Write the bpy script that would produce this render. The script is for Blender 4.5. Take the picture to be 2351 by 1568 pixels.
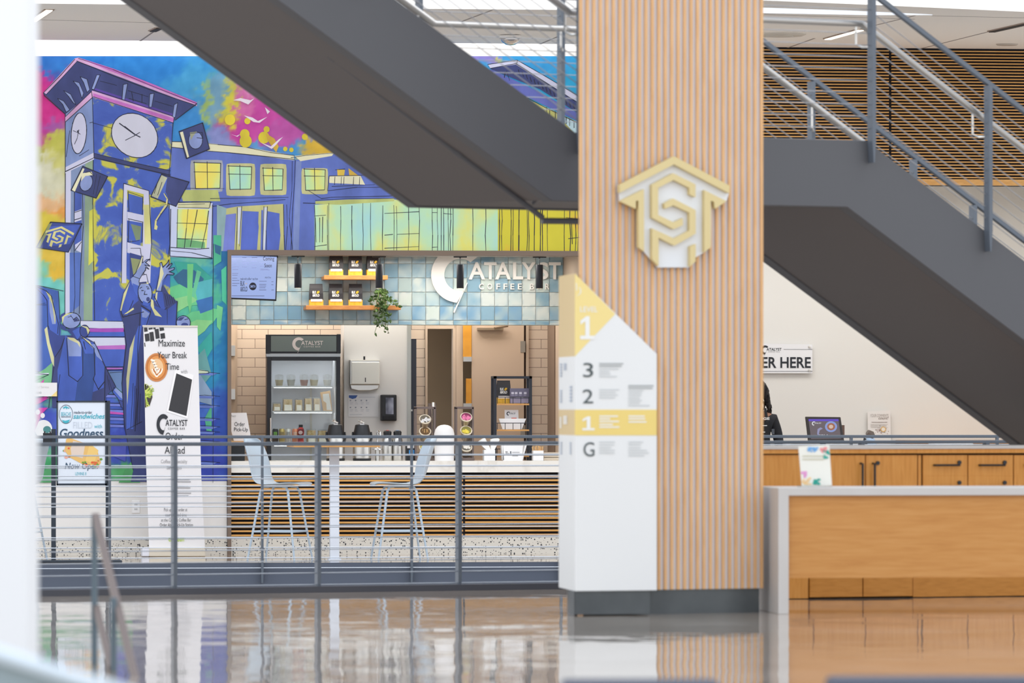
import bpy, bmesh, math, random
from mathutils import Vector, Matrix, noise
for o in list(bpy.data.objects): bpy.data.objects.remove(o)
SC = bpy.context.scene; COL = SC.collection
R = math.radians
# ------------------------------------------------------------------ camera, world, lights, exposure
F, CX, HY, E, YAW = 13000.0, 1175.5, 932.0, 1.32, R(7)
cd = bpy.data.cameras.new('camera'); cam = bpy.data.objects.new('camera', cd); COL.objects.link(cam)
cam.location = (0, 0, E); cam.rotation_euler = (R(90), 0, -YAW)
cd.sensor_width = 36; cd.lens = F * 36 / 2351; cd.shift_y = (HY - 784) / 2351
cd.clip_start = 1; cd.clip_end = 300
cd.dof.use_dof = True; cd.dof.focus_distance = 50.4; cd.dof.aperture_fstop = 3.2
SC.camera = cam
SC.view_settings.view_transform = 'Standard'; SC.view_settings.look = 'None'
SC.view_settings.exposure = 0.0; SC.view_settings.gamma = 1; SC.view_settings.use_curve_mapping = False
w = bpy.data.worlds.new('sky'); SC.world = w; w.use_nodes = True
wn = w.node_tree; bgn = wn.nodes['Background']
tc = wn.nodes.new('ShaderNodeTexCoord'); sep = wn.nodes.new('ShaderNodeSeparateXYZ'); rmp = wn.nodes.new('ShaderNodeValToRGB')
wn.links.new(tc.outputs['Generated'], sep.inputs[0]); wn.links.new(sep.outputs['Z'], rmp.inputs[0]); wn.links.new(rmp.outputs[0], bgn.inputs[0])
rmp.color_ramp.elements[0].color = (0.92, 0.93, 0.95, 1); rmp.color_ramp.elements[0].position = 0.0
rmp.color_ramp.elements[1].color = (0.74, 0.85, 1.0, 1); rmp.color_ramp.elements[1].position = 0.75
bgn.inputs[1].default_value = 1.75
# ------------------------------------------------------------------ frames of reference
fx, fy = math.sin(YAW), math.cos(YAW); rx, ry = math.cos(YAW), -math.sin(YAW)
class Plane:
    """a vertical plane through the place seen at (px) at depth D, turned deg from square-on; u along, v away, z up"""
    def __init__(s, px, D, deg):
        a = (px - CX) / F; s.O = Vector((D * (fx + a * rx), D * (fy + a * ry)))
        c, n = math.cos(R(deg)), math.sin(R(deg))
        s.U = Vector((c * rx + n * fx, c * ry + n * fy)); s.V = Vector((-n * rx + c * fx, -n * ry + c * fy))
        s.ang = math.atan2(s.U.y, s.U.x)
    def uv(s, px, py, v=0.0):
        a = (px - CX) / F; d = Vector((fx + a * rx, fy + a * ry))
        t = (v + s.O.dot(s.V)) / d.dot(s.V); p = d * t - s.O
        return p.dot(s.U), E + t * (HY - py) / F
    def u(s, px, v=0.0): return s.uv(px, HY, v)[0]
    def z(s, px, py, v=0.0): return s.uv(px, py, v)[1]
    def pt(s, u, v, z):
        p = s.O + s.U * u + s.V * v; return Vector((p.x, p.y, z))
def flat(px, py, z):
    t = (z - E) * F / (HY - py); a = (px - CX) / F
    return Vector((t * (fx + a * rx), t * (fy + a * ry), z))
PW = Plane(CX, 50.2 / fy, 7)          # the wall with the mural, front of the coffee bar
PB = Plane(500, 39.8, 22.9)           # guard rail along the near side of the floor opening
PC = Plane(1490, 35.9, 22.9)          # column
PD = Plane(1787, 35.9, 7)             # reception desk
PK = Plane(1853, 38.75, 20)           # cabinet run behind the desk
PS = Plane(1321, 37.0, 29.5)          # stair, near side

# ------------------------------------------------------------------ lamps of the place and an added atrium fill
def area(name, u, v, z, rot, sx, sy, power, color=(1, 1, 1)):
    l = bpy.data.lights.new(name, 'AREA'); l.shape = 'RECTANGLE'; l.size = sx; l.size_y = sy; l.energy = power; l.color = color
    o = bpy.data.objects.new(name, l); COL.objects.link(o); o.location = PW.pt(u, v, z); o.rotation_euler = rot; return o
area('bar_ceiling_light', -1.1, .95, 2.66, (0, 0, 0), 3.0, 0.5, 30, (1, .95, .88))
area('bar_back_light', -1.1, 2.15, 2.66, (0, 0, 0), 3.0, 0.4, 42, (1, .95, .88))
area('order_area_light', 3.4, 1.6, 3.28, (0, 0, 0), 3.6, 1.0, 42, (1, .97, .92))
area('concourse_ceiling_light', -1.5, -2.3, 4.5, (0, 0, 0), 9.0, 1.6, 105, (1, .97, .93))
area('atrium_fill_light', .5, -12.5, 9.5, (R(45), 0, 0), 12, 4, 650, (.97, .98, 1))  # unseen fill light, added to brighten the lower wall, floor and counter
area('cove_light', -2.0, -.16, 4.75, (R(14), 0, 0), 7.0, 0.12, 16, (1, .95, .88))

# ------------------------------------------------------------------ materials
def lin(c):
    f = lambda x: x / 12.92 if x <= .04045 else ((x + .055) / 1.055) ** 2.4
    return tuple(f(v / 255.0) for v in c[:3]) + (1,)
MATS = {}
def mat(name, rgb, rough=.55, metal=0, spec=.4, emit=0, coat=0):
    if name in MATS: return MATS[name]
    m = bpy.data.materials.new(name); m.use_nodes = True; b = m.node_tree.nodes['Principled BSDF']
    b.inputs['Base Color'].default_value = lin(rgb); b.inputs['Roughness'].default_value = rough
    b.inputs['Metallic'].default_value = metal; b.inputs['Specular IOR Level'].default_value = spec
    if coat: b.inputs['Coat Weight'].default_value = coat; b.inputs['Coat Roughness'].default_value = .15
    if emit: b.inputs['Base Color'].default_value = (.01, .01, .01, 1); b.inputs['Emission Color'].default_value = lin(rgb); b.inputs['Emission Strength'].default_value = emit
    MATS[name] = m; return m
def noisy(name, stops, scale=(1, 1, 1), ns=5.0, detail=4, rough=.5, metal=0, coat=0, interp='LINEAR', bump=0, dist=0.0, spec=.4):
    if name in MATS: return MATS[name]
    m = mat(name, (128, 128, 128), rough, metal, spec, 0, coat); n = m.node_tree; b = n.nodes['Principled BSDF']
    t = n.nodes.new('ShaderNodeTexCoord'); mp = n.nodes.new('ShaderNodeMapping'); mp.inputs['Scale'].default_value = scale
    nz = n.nodes.new('ShaderNodeTexNoise'); nz.inputs['Scale'].default_value = ns; nz.inputs['Detail'].default_value = detail; nz.inputs['Distortion'].default_value = dist
    r = n.nodes.new('ShaderNodeValToRGB'); r.color_ramp.interpolation = interp
    while len(r.color_ramp.elements) < len(stops): r.color_ramp.elements.new(.5)
    for e, (p, c) in zip(r.color_ramp.elements, stops): e.position = p; e.color = lin(c)
    n.links.new(t.outputs['Object'], mp.inputs[0]); n.links.new(mp.outputs[0], nz.inputs[0]); n.links.new(nz.outputs[0], r.inputs[0]); n.links.new(r.outputs[0], b.inputs['Base Color'])
    if bump:
        bp = n.nodes.new('ShaderNodeBump'); bp.inputs['Strength'].default_value = bump; bp.inputs['Distance'].default_value = .01
        n.links.new(nz.outputs[0], bp.inputs['Height']); n.links.new(bp.outputs[0], b.inputs['Normal'])
    return m
def vcol(name, rough=.5, coat=0, spec=.4):
    m = mat(name, (200, 200, 200), rough, 0, spec, 0, coat); n = m.node_tree
    a = n.nodes.new('ShaderNodeAttribute'); a.attribute_name = 'paint'
    n.links.new(a.outputs['Color'], n.nodes['Principled BSDF'].inputs['Base Color']); return m
def speckle(name):
    m = mat(name, (214, 210, 202), .35); n = m.node_tree; b = n.nodes['Principled BSDF']
    t = n.nodes.new('ShaderNodeTexCoord'); v = n.nodes.new('ShaderNodeTexVoronoi'); v.inputs['Scale'].default_value = 66
    lt = n.nodes.new('ShaderNodeMath'); lt.operation = 'LESS_THAN'; sx = n.nodes.new('ShaderNodeSeparateColor')
    mu = n.nodes.new('ShaderNodeMath'); mu.operation = 'MULTIPLY'; mu.inputs[1].default_value = .5
    n.links.new(t.outputs['Object'], v.inputs['Vector']); n.links.new(v.outputs['Color'], sx.inputs[0])
    pw = n.nodes.new('ShaderNodeMath'); pw.operation = 'POWER'; pw.inputs[1].default_value = 1.5
    n.links.new(sx.outputs[0], pw.inputs[0]); n.links.new(pw.outputs[0], mu.inputs[0])
    n.links.new(v.outputs['Distance'], lt.inputs[0]); n.links.new(mu.outputs[0], lt.inputs[1])
    mx = n.nodes.new('ShaderNodeMix'); mx.data_type = 'RGBA'; mx.inputs[6].default_value = lin((216, 212, 203)); mx.inputs[7].default_value = lin((52, 56, 62))
    n.links.new(lt.outputs[0], mx.inputs[0]); n.links.new(mx.outputs[2], b.inputs['Base Color']); return m
def glass(name, tint=(235, 245, 245), refl=.12):
    if name in MATS: return MATS[name]
    m = bpy.data.materials.new(name); m.use_nodes = True; n = m.node_tree; n.nodes.clear()
    o = n.nodes.new('ShaderNodeOutputMaterial'); x = n.nodes.new('ShaderNodeMixShader'); x.inputs[0].default_value = refl
    t = n.nodes.new('ShaderNodeBsdfTransparent'); t.inputs[0].default_value = lin(tint); g = n.nodes.new('ShaderNodeBsdfGlossy'); g.inputs['Roughness'].default_value = .05
    n.links.new(t.outputs[0], x.inputs[1]); n.links.new(g.outputs[0], x.inputs[2]); n.links.new(x.outputs[0], o.inputs[0]); MATS[name] = m; return m
def wood(name, a, b, c, scale, rough=.42, coat=0): return noisy(name, [(.25, a), (.5, b), (.75, c)], scale, 6, 5, rough, 0, coat, dist=.4)

# ------------------------------------------------------------------ mesh building
TXT = {}
def glyphs(body, bold=0.0, shear=0.0, space=1.0):
    k = (body, bold, shear, space)
    if k not in TXT:
        cu = bpy.data.curves.new('t', 'FONT'); cu.body = body; cu.size = 1; cu.offset = bold; cu.shear = shear; cu.space_character = space; cu.resolution_u = 4
        ob = bpy.data.objects.new('t', cu); me = bpy.data.meshes.new_from_object(ob)
        vs = [v.co.copy() for v in me.vertices]; fs = [tuple(p.vertices) for p in me.polygons]
        x0 = min(v.x for v in vs); x1 = max(v.x for v in vs); y0 = min(v.y for v in vs); y1 = max(v.y for v in vs)
        TXT[k] = ([((v.x - x0) / (x1 - x0), (v.y - y0) / (y1 - y0)) for v in vs], fs, (x1 - x0) / (y1 - y0))
        bpy.data.objects.remove(ob); bpy.data.curves.remove(cu); bpy.data.meshes.remove(me)
    return TXT[k]
class MB:
    def __init__(s, fr=None): s.v = []; s.f = []; s.m = []; s.fr = fr; s.T = None; s.seg = []
    def add(s, vs, fs, m=0):
        b = len(s.v)
        for p in vs:
            p = Vector(p)
            if s.T is not None: p = s.T @ p
            s.v.append(s.fr.pt(p.x, p.y, p.z) if s.fr else p)
        for f in fs: s.f.append(tuple(i + b for i in f)); s.m.append(m)
        return s
    def box(s, u0, u1, v0, v1, z0, z1, m=0):
        return s.add([(u0, v0, z0), (u1, v0, z0), (u1, v1, z0), (u0, v1, z0), (u0, v0, z1), (u1, v0, z1), (u1, v1, z1), (u0, v1, z1)],
                     [(0, 3, 2, 1), (4, 5, 6, 7), (0, 1, 5, 4), (1, 2, 6, 5), (2, 3, 7, 6), (3, 0, 4, 7)], m)
    def pbox(s, x0, x1, y0, y1, v0, v1, m=0):
        u0, z1 = s.fr.uv(x0, y0, v0); u1, z0 = s.fr.uv(x1, y1, v0); return s.box(u0, u1, v0, v1, z0, z1, m)
    def prism(s, pts, v0, v1=None, m=0):
        n = len(pts)
        if v1 is None: return s.add([(u, v0, z) for u, z in pts], [tuple(range(n))], m)
        s.add([(u, v0, z) for u, z in pts] + [(u, v1, z) for u, z in pts], [tuple(range(n)), tuple(range(2 * n - 1, n - 1, -1))] + [(i, n + i, n + (i + 1) % n, (i + 1) % n) for i in range(n)], m)
        return s
    def sprism(s, pts, v0, v1, du, m=0):      # prism whose far face is shifted along u
        n = len(pts)
        return s.add([(u, v0, z) for u, z in pts] + [(u + du, v1, z) for u, z in pts], [tuple(range(n)), tuple(range(2 * n - 1, n - 1, -1))] + [(i, n + i, n + (i + 1) % n, (i + 1) % n) for i in range(n)], m)
    def pprism(s, pts, v0, v1=None, m=0): return s.prism([s.fr.uv(x, y, v0) for x, y in pts], v0, v1, m)
    def slab(s, pts, z0, z1, m=0):      # plan outline (u, v) raised from z0 to z1
        n = len(pts)
        return s.add([(u, v, z0) for u, v in pts] + [(u, v, z1) for u, v in pts], [tuple(range(n - 1, -1, -1)), tuple(range(n, 2 * n))] + [(i, (i + 1) % n, n + (i + 1) % n, n + i) for i in range(n)], m)
    def tube(s, pts, r, n=8, m=0, cap=True):
        pts = [Vector(p) for p in pts]; rs = r if isinstance(r, (list, tuple)) else [r] * len(pts); vs = []; fs = []; pv = None
        for i, p in enumerate(pts):
            d = (pts[min(i + 1, len(pts) - 1)] - pts[max(i - 1, 0)]).normalized()
            if pv is None: pv = d.orthogonal().normalized()
            pv = (pv - d * pv.dot(d)).normalized(); q = d.cross(pv)
            for k in range(n):
                a = 2 * math.pi * k / n; vs.append(p + (pv * math.cos(a) + q * math.sin(a)) * rs[i])
        for i in range(len(pts) - 1):
            for k in range(n): fs.append((i * n + k, i * n + (k + 1) % n, (i + 1) * n + (k + 1) % n, (i + 1) * n + k))
        if cap: fs += [tuple(range(n - 1, -1, -1)), tuple(range((len(pts) - 1) * n, len(pts) * n))]
        return s.add(vs, fs, m)
    def lathe(s, prof, c, n=20, m=0, axis='z', sq=1.0):
        vs = []; fs = []; c = Vector(c)
        for r, h in prof:
            for k in range(n):
                a = 2 * math.pi * k / n; x, y = r * math.cos(a), r * math.sin(a) * sq
                vs.append(c + (Vector((x, y, h)) if axis == 'z' else Vector((x, -h, y)) if axis == 'v' else Vector((h, x, y))))
        for i in range(len(prof) - 1):
            for k in range(n): fs.append((i * n + k, i * n + (k + 1) % n, (i + 1) * n + (k + 1) % n, (i + 1) * n + k))
        fs += [tuple(range(n - 1, -1, -1)), tuple(range((len(prof) - 1) * n, len(prof) * n))]
        return s.add(vs, fs, m)
    def text(s, body, x0, x1, y0, y1, v, m=0, bold=0., shear=0., depth=0., space=1.):
        """x1 None: width follows from the height, starting at x0 ; x1 'c': centred on x0"""
        g, fs, asp = glyphs(body, bold, shear, space); s.seg.append((len(s.v), len(s.f)))
        if x1 is None or x1 == 'c':
            wd = asp * (y1 - y0); x0, x1 = (x0, x0 + wd) if x1 is None else (x0 - wd / 2, x0 + wd / 2)
        ua, za = s.fr.uv(x0, y1, v); ub, zb = s.fr.uv(x1, y0, v)
        P = [(ua + a * (ub - ua), za + b * (zb - za)) for a, b in g]
        s.add([(u, v, z) for u, z in P], fs, m)
        if depth:
            ed = {}
            for f in fs:
                for i in range(len(f)):
                    e = (f[i], f[(i + 1) % len(f)]); kk = tuple(sorted(e)); ed.setdefault(kk, []).append(e)
            n = len(P); be = [e[0] for e in ed.values() if len(e) == 1]
            s.add([(u, v, z) for u, z in P] + [(u, v + depth, z) for u, z in P], [(a, b, b + n, a + n) for a, b in be], m)
        return s
    def lines(s, x0, x1, ys, h, v, m=0, rag=.3, seed=1):     # rows of unreadably small print
        rn = random.Random(seed); s.seg.append((len(s.v), len(s.f)))
        for y in ys:
            xe = x1 - (x1 - x0) * rag * rn.random(); s.pprism([(x0, y), (xe, y), (xe, y + h), (x0, y + h)], v, None, m)
        return s
    def build_split(s, name, mats, parent):
        cuts = ([(0, 0)] if s.seg[0] != (0, 0) else []) + s.seg + [(len(s.v), len(s.f))]
        for (v0, f0), (v1, f1) in zip(cuts[:-1], cuts[1:]):
            ms = sorted(set(s.m[f0:f1])); g = MB(None); g.v = s.v[v0:v1]; g.f = [tuple(i - v0 for i in f) for f in s.f[f0:f1]]; g.m = [ms.index(q) for q in s.m[f0:f1]]
            g.build(name, [mats[q] for q in ms], parent, fixn=False)
    def build(s, name, mats, parent=None, smooth=False, bevel=0, origin=None, fixn=True):
        me = bpy.data.meshes.new(name)
        if parent is not None: inv = MWD[parent.name].inverted(); o_mw = Matrix(MWD[parent.name])
        else:
            if origin is None:
                lo = Vector([min(p[i] for p in s.v) for i in range(3)]); hi = Vector([max(p[i] for p in s.v) for i in range(3)])
                origin = Vector(((lo.x + hi.x) / 2, (lo.y + hi.y) / 2, lo.z))
            o_mw = Matrix.Translation(origin) @ Matrix.Rotation(s.fr.ang if s.fr else 0, 4, 'Z'); inv = o_mw.inverted()
        me.from_pydata([inv @ p for p in s.v], [], s.f); 
        for mm in (mats if isinstance(mats, (list, tuple)) else [mats]): me.materials.append(mm)
        me.polygons.foreach_set('material_index', s.m)
        if fixn:
            bm = bmesh.new(); bm.from_mesh(me); bmesh.ops.recalc_face_normals(bm, faces=bm.faces); bm.to_mesh(me); bm.free()
        if smooth: me.polygons.foreach_set('use_smooth', [True] * len(me.polygons))
        me.update()
        o = bpy.data.objects.new(name, me); COL.objects.link(o)
        if parent is not None: o.parent = parent
        else: o.matrix_world = o_mw
        MWD[o.name] = o_mw
        if smooth and smooth != 'all':
            me.set_sharp_from_angle(angle=R(40))
        if bevel:
            b = o.modifiers.new('edge', 'BEVEL'); b.width = bevel; b.segments = 2; b.limit_method = 'ANGLE'
        return o
MWD = {}
def tag(o, label=None, cat=None, group=None, kind=None):
    if label: o['label'] = label
    if cat: o['category'] = cat
    if group: o['group'] = group
    if kind: o['kind'] = kind
    return o
def thing(name, label, cat, fr, u, v, z, group=None, rot=0):
    o = bpy.data.objects.new(name, None); COL.objects.link(o); o.empty_display_size = .1
    m = Matrix.Translation(fr.pt(u, v, z)) @ Matrix.Rotation(fr.ang + rot, 4, 'Z'); o.matrix_world = m; MWD[o.name] = m
    return tag(o, label, cat, group)
def dup(root, delta, label, rotz=0):
    r = root.copy(); COL.objects.link(r); r.location = root.location + Vector(delta); r.rotation_euler.z += rotz
    if label: r['label'] = label
    for ch in list(root.children):
        c = ch.copy(); COL.objects.link(c); c.parent = r
        for g in list(ch.children):
            d = g.copy(); COL.objects.link(d); d.parent = c
    return r
def struct(o): o['kind'] = 'structure'; return o

WHITE = mat('white_paint', (232, 230, 227), .6); STEEL = mat('painted_steel', (104, 112, 124), .45, .0); DSTEEL = mat('stair_steel', (85, 85, 88), .5)
RAILM = mat('rail_steel', (92, 99, 108), .4); CABLE = mat('cable_steel', (172, 176, 182), .35, .5); CHROME = mat('chrome', (225, 225, 225), .15, 1)
BRUSH = mat('brushed_steel', (205, 203, 198), .28, 1); BLACK = mat('black_plastic', (34, 36, 40), .4); NAVY = mat('black_metal', (40, 44, 54), .45)
OAK = wood('oak', (204, 150, 80), (216, 162, 92), (224, 174, 106), (2, 2, 14)); OAKH = wood('oak_flat', (196, 142, 80), (208, 155, 92), (216, 165, 104), (2, 2, 14))
INK = mat('ink', (44, 47, 54), .7); GREY = mat('grey_ink', (120, 124, 130), .7); PAPER = mat('paper', (233, 232, 234), .6)
QUARTZ = noisy('quartz', [(.3, (222, 220, 214)), (.7, (232, 230, 225))], (1, 1, 1), 3, 3, .25)
# ------------------------------------------------------------------ floor, ceiling, walls
def floor_mat():
    m = noisy('polished_concrete', [(.3, (158, 142, 126)), (.55, (176, 160, 144)), (.75, (190, 175, 160))], (1, 1, 1), 1.4, 6, .03, spec=.5)
    n = m.node_tree; b = n.nodes['Principled BSDF']; t = n.nodes.new('ShaderNodeTexCoord'); mp = n.nodes.new('ShaderNodeMapping')
    mp.inputs['Scale'].default_value = (1.15, .95, 1); nz = n.nodes.new('ShaderNodeTexNoise'); nz.inputs['Scale'].default_value = 1.0; nz.inputs['Detail'].default_value = 3.0
    bp = n.nodes.new('ShaderNodeBump'); bp.inputs['Strength'].default_value = .42; bp.inputs['Distance'].default_value = .02
    n.links.new(t.outputs['Object'], mp.inputs[0]); n.links.new(mp.outputs[0], nz.inputs[0]); n.links.new(nz.outputs[0], bp.inputs['Height']); n.links.new(bp.outputs[0], b.inputs['Normal'])
    return m
FLOOR = floor_mat()
def xy(fr, u, v): p = fr.pt(u, v, 0); return (p.x, p.y)
YA = 50.2 - 3.06
bl, br = xy(PB, -9, 0), xy(PB, 16, 0)
mb = MB()
mb.slab([(bl[0], 8), (br[0], 8), br, bl], -.35, 0)
mb.slab([(bl[0], YA), (br[0], YA), (br[0], 56), (bl[0], 56)], -.35, 0)
struct(mb.build('floor', FLOOR))
mb = MB(); mb.box(bl[0], br[0], 8, 58, -4.3, -4); struct(mb.build('floor_lower', mat('lower_floor', (120, 116, 112), .6)))
FASC = mat('fascia_steel', (86, 92, 105), .4)
mb = MB(PW); mb.box(-14, 20, -3.085, -3.06, -.36, .012); struct(mb.build('trim_1', FASC))
mb = MB(PB); mb.box(-9, 16, -.06, .02, 0, .045); mb.box(-9, 16, 0, .03, -.6, 0); struct(mb.build('trim_2', mat('curb_steel', (72, 73, 80), .45)))

# ceiling with its stepped front edge, cove and bulkhead
ZC = 4.54
edge = [(-900, 5), (75, 8), (280, 10), (620, 15), (945, 20), (1287, 22.5)]
e2 = [(1500, 3), (1755, 1), (1990, 10.6), (2351, 27), (2700, 46)]
pts = [flat(x, y, ZC) for x, y in edge] + [flat(x, y, ZC) for x, y in e2]
CEIL = mat('ceiling_board', (248, 243, 236), .8)
mb = MB(); back = [(pts[-1].x + 1, 50.15), (PW.pt(PW.u(1345), 0, 0).x, 50.15), (PW.pt(PW.u(1345), 0, 0).x, 49.95), (pts[0].x - .5, 49.95)]
mb.slab([(p.x, p.y) for p in pts] + back, ZC, ZC + .14); struct(mb.build('ceiling', CEIL))
mb = MB()
for a, b in zip(pts[:-1], pts[1:]): mb.add([(a.x, a.y, ZC + .14), (b.x, b.y, ZC + .14), (b.x, b.y, ZC + 2.4), (a.x, a.y, ZC + 2.4), (a.x, a.y + .2, ZC + .14), (b.x, b.y + .2, ZC + .14), (b.x, b.y + .2, ZC + 2.4), (a.x, a.y + .2, ZC + 2.4)],
        [(0, 1, 2, 3), (4, 7, 6, 5), (0, 4, 5, 1), (3, 2, 6, 7), (0, 3, 7, 4), (1, 5, 6, 2)])
struct(mb.build('trim_3', mat('balcony_fascia', (244, 245, 247), .7)))
def strip(a, b, wd, z0, z1):
    a, b = Vector(a), Vector(b); d = (b - a).normalized(); q = Vector((-d.y, d.x, 0)) * wd / 2
    mb = MB(); mb.slab([((a + q).x, (a + q).y), ((b + q).x, (b + q).y), ((b - q).x, (b - q).y), ((a - q).x, (a - q).y)], z0, z1); return mb
LAMP = mat('lamp_diffuser', (255, 244, 226), .5, emit=2.2); SLOT = mat('slot_black', (46, 44, 44), .7)
nl = 0
for (x0, y0, x1, y1, lit, lab) in [(75, 47, 113, 21, 1, 'lit linear slot light in the ceiling beside the white pillar'),
        (351, 70, 366, 63, 0, 'unlit short slot light in the ceiling against the upper stair flight'),
        (1900, 88, 1976, 67, 1, 'lit linear slot light in the ceiling behind the landing handrail'),
        (2277, 71, 2362, 52, 0, 'unlit dark slot light in the ceiling above the slatted bulkhead')]:
    a, b = flat(x0, y0, ZC), flat(x1, y1, ZC)
    o = bpy.data.objects.new('slot_light', None); COL.objects.link(o); o.location = (a + b) / 2; MWD[o.name] = Matrix.Translation((a + b) / 2)
    tag(o, lab, 'ceiling light', 'linear slot lights')
    strip(a, b, .085, ZC - .008, ZC).build('housing', mat('slot_trim', (150, 132, 120), .6), o)
    strip(a, b, .055, ZC - .014, ZC - .006).build('diffuser', LAMP if lit else SLOT, o)
mb = MB()
for q in [(1042, 56, 1130, 23), (1240, 101, 1290, 80), (322, 94, 365, 64), (75, 45, 350, 52), (1805, 111, 1870, 88), (1976, 66, 2100, 36), (2100, 115, 2277, 71), (2140, 36, 2351, 41), (365, 62, 440, 30), (1755, 33, 2100, 44)]:
    g = strip(flat(q[0], q[1], ZC), flat(q[2], q[3], ZC), .018, ZC - .0015, ZC); mb.add(g.v, g.f)
struct(mb.build('trim_4', mat('ceiling_joint', (150, 142, 138), .8)))
c = flat(1790, 78, ZC); mb = MB(); mb.lathe([(.02, 0), (.2, 0), (.23, .012), (.23, .018)], (c.x, c.y, ZC - .018), 32); mb.lathe([(.0, 0), (.12, 0), (.12, .006)], (c.x, c.y, ZC - .024), 24)
tag(mb.build('ceiling_speaker', mat('grille', (206, 200, 190), .6)), 'round flush grille in the ceiling between column and landing handrail', 'speaker')
c = flat(2312, 101, ZC); mb = MB(); mb.lathe([(.0, 0), (.09, 0), (.1, .012)], (c.x, c.y, ZC - .012), 24)
tag(mb.build('downlight', mat('downlight_trim', (186, 176, 166), .6)), 'small round recessed downlight just above the slatted bulkhead', 'ceiling light')
c = flat(1172, 80, ZC); o = bpy.data.objects.new('ceiling_sensor', None); COL.objects.link(o); o.location = c; MWD[o.name] = Matrix.Translation(c)
tag(o, 'small chrome dome sensor hanging from the ceiling over the mural', 'sensor')
mb = MB(); mb.lathe([(.03, .03), (.09, .025), (.1, 0)], (c.x, c.y, ZC - .03), 20); mb.build('base', WHITE, o, True)
mb = MB(); mb.lathe([(.0, -.05), (.04, -.045), (.075, -.02), (.085, 0), (.08, .012)], (c.x, c.y, ZC - .042), 20); mb.build('dome', CHROME, o, True)
mb = MB()   # long slim skylight slot
A = [flat(x, y, ZC) for x, y in [(1640, 15), (1755, 17.5), (1950, 24), (2141, 33), (1990, 33), (1755, 28.5), (1640, 26)]]
mb.slab([(p.x, p.y) for p in A], ZC - .006, ZC - .002); tag(mb.build('skylight_slot', mat('skylight', (235, 242, 255), .5, emit=1.1)), 'long white skylight slot in the ceiling to the side of the column top', 'skylight')

# walls
u521, u1345, uR = PW.u(521), PW.u(1345), PW.u(2700); uL = PW.u(-900)
zt = PW.z(900, 575)
mb = MB(PW); mb.box(uL, u521, 0, .2, 0, 5.4); mb.box(u521, u1345, 0, .2, zt, 5.4); mb.box(u1345, PW.u(1700), 0, .2, 0, 5.4)
struct(mb.build('wall_back', WHITE))
mb = MB(PW); mb.box(uL, PW.u(523) - .006, -.012, 0, 0, PW.z(300, 1238)); struct(mb.build('baseboard_back', speckle('terrazzo')))
# bulkhead of horizontal oak slats over the ordering area
z0b, z1b = PW.z(2100, 425), PW.z(2100, 113)
mb = MB(PW); mb.box(PW.u(1690), uR, .03, .25, z0b, z1b + .2); o = struct(mb.build('wall_bulkhead', mat('slat_backing', (20, 19, 26), .8)))
mb = MB(PW); n = 42; dz = (z1b - PW.z(2100, 410)) / n
for i in range(n):
    z = PW.z(2100, 410) + (i + .5) * dz
    for a, b in ((1690, 2041), (2047, 2700)): mb.box(PW.u(a), PW.u(b), 0, .03, z - .26 * dz, z + .13 * dz)
mb.box(PW.u(1690), uR, -.005, .03, z0b, PW.z(2100, 411))
mb.build('slat', OAK, o); 
mb = MB(PW); mb.box(PW.u(1690), uR, .25, 3.2, z1b - .95, z1b - .9); struct(mb.build('ceiling_order_area', WHITE))
mb = MB(PW); mb.box(PW.u(1500), PW.u(2900), 3.0, 3.2, 0, 4.2); struct(mb.build('wall_order_area', mat('white_wall_warm', (233, 231, 226), .6)))
mb = MB(PW); mb.box(PW.u(2650), PW.u(2700), .2, 3.1, 0, 4.2); struct(mb.build('wall_end', WHITE))

# ------------------------------------------------------------------ stair
def ztop(u): return 3.107 - .617 * (u - 2.268) if u > 2.268 else 3.107 if u > 0 else 3.107 - .617 * u
def zbot(u): return 2.655 - .617 * (u - 2.112) if u > 2.112 else 2.655 if u > -.174 else 2.655 - .617 * (u + .174)
st = thing('staircase', 'dark grey steel staircase with a landing and cable guards crossing the hall', 'staircase', PS, 1.1, .77, 0)
US = [-6, -.174, 2.112, 6.4]; UT = [-6, 0, 2.268, 7.28]
FS = -.24 / 1.54    # the far side of the flights sits a little further up the run
for v0, v1 in ((0, .1), (1.44, 1.54)):
    mb = MB(PS); mb.sprism([(u + FS * v0, ztop(u)) for u in UT] + [(u + FS * v0, max(0, zbot(u))) for u in reversed(US)], v0, v1, FS * (v1 - v0)); mb.build('stringer', DSTEEL, st, bevel=.006)
for v0, v1, dz, th, nm, mm in ((.118, 1.525, .012, .02, 'soffit', mat('soffit_steel', (92, 87, 86), .55)), (.1, 1.44, .2, .03, 'inner_deck', mat('dark_void', (40, 38, 38), .8))):
    mb = MB(PS); mb.sprism([(u + FS * v0, zbot(u) + dz) for u in US] + [(u + FS * v0, zbot(u) + dz + th) for u in reversed(US)], v0, v1, FS * (v1 - v0)); mb.build(nm, mm, st)
mb = MB(PS); mb.box(-.2, 2.2, .1, 1.44, 3.0, 3.06)
for i in range(20):
    mb.box(-.28 * (i + 1), -.28 * i + .03, .1, 1.44, 2.9 + .172 * i + .06, 2.9 + .172 * i + .1)
for i in range(15):
    z = 3.0 - .172 * (i + 1)
    mb.box(2.2 + .28 * i, 2.2 + .28 * (i + 1) + .03, .1, 1.44, z, z + .04)
mb.build('step_run', mat('tread', (150, 146, 142), .6), st)
mb = MB(PS)
p0, p1 = PS.uv(560, -22, .3), PS.uv(1246, 500, .3); p2 = PS.uv(1420, 509, .3)
mb.tube([(p0[0], .3, p0[1]), (p1[0], .3, p1[1])], .019, 10); q = PS.uv(1244, 507, .3); mb.tube([(q[0], .3, q[1]), (p2[0], .3, p2[1])], .021, 10)
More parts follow.
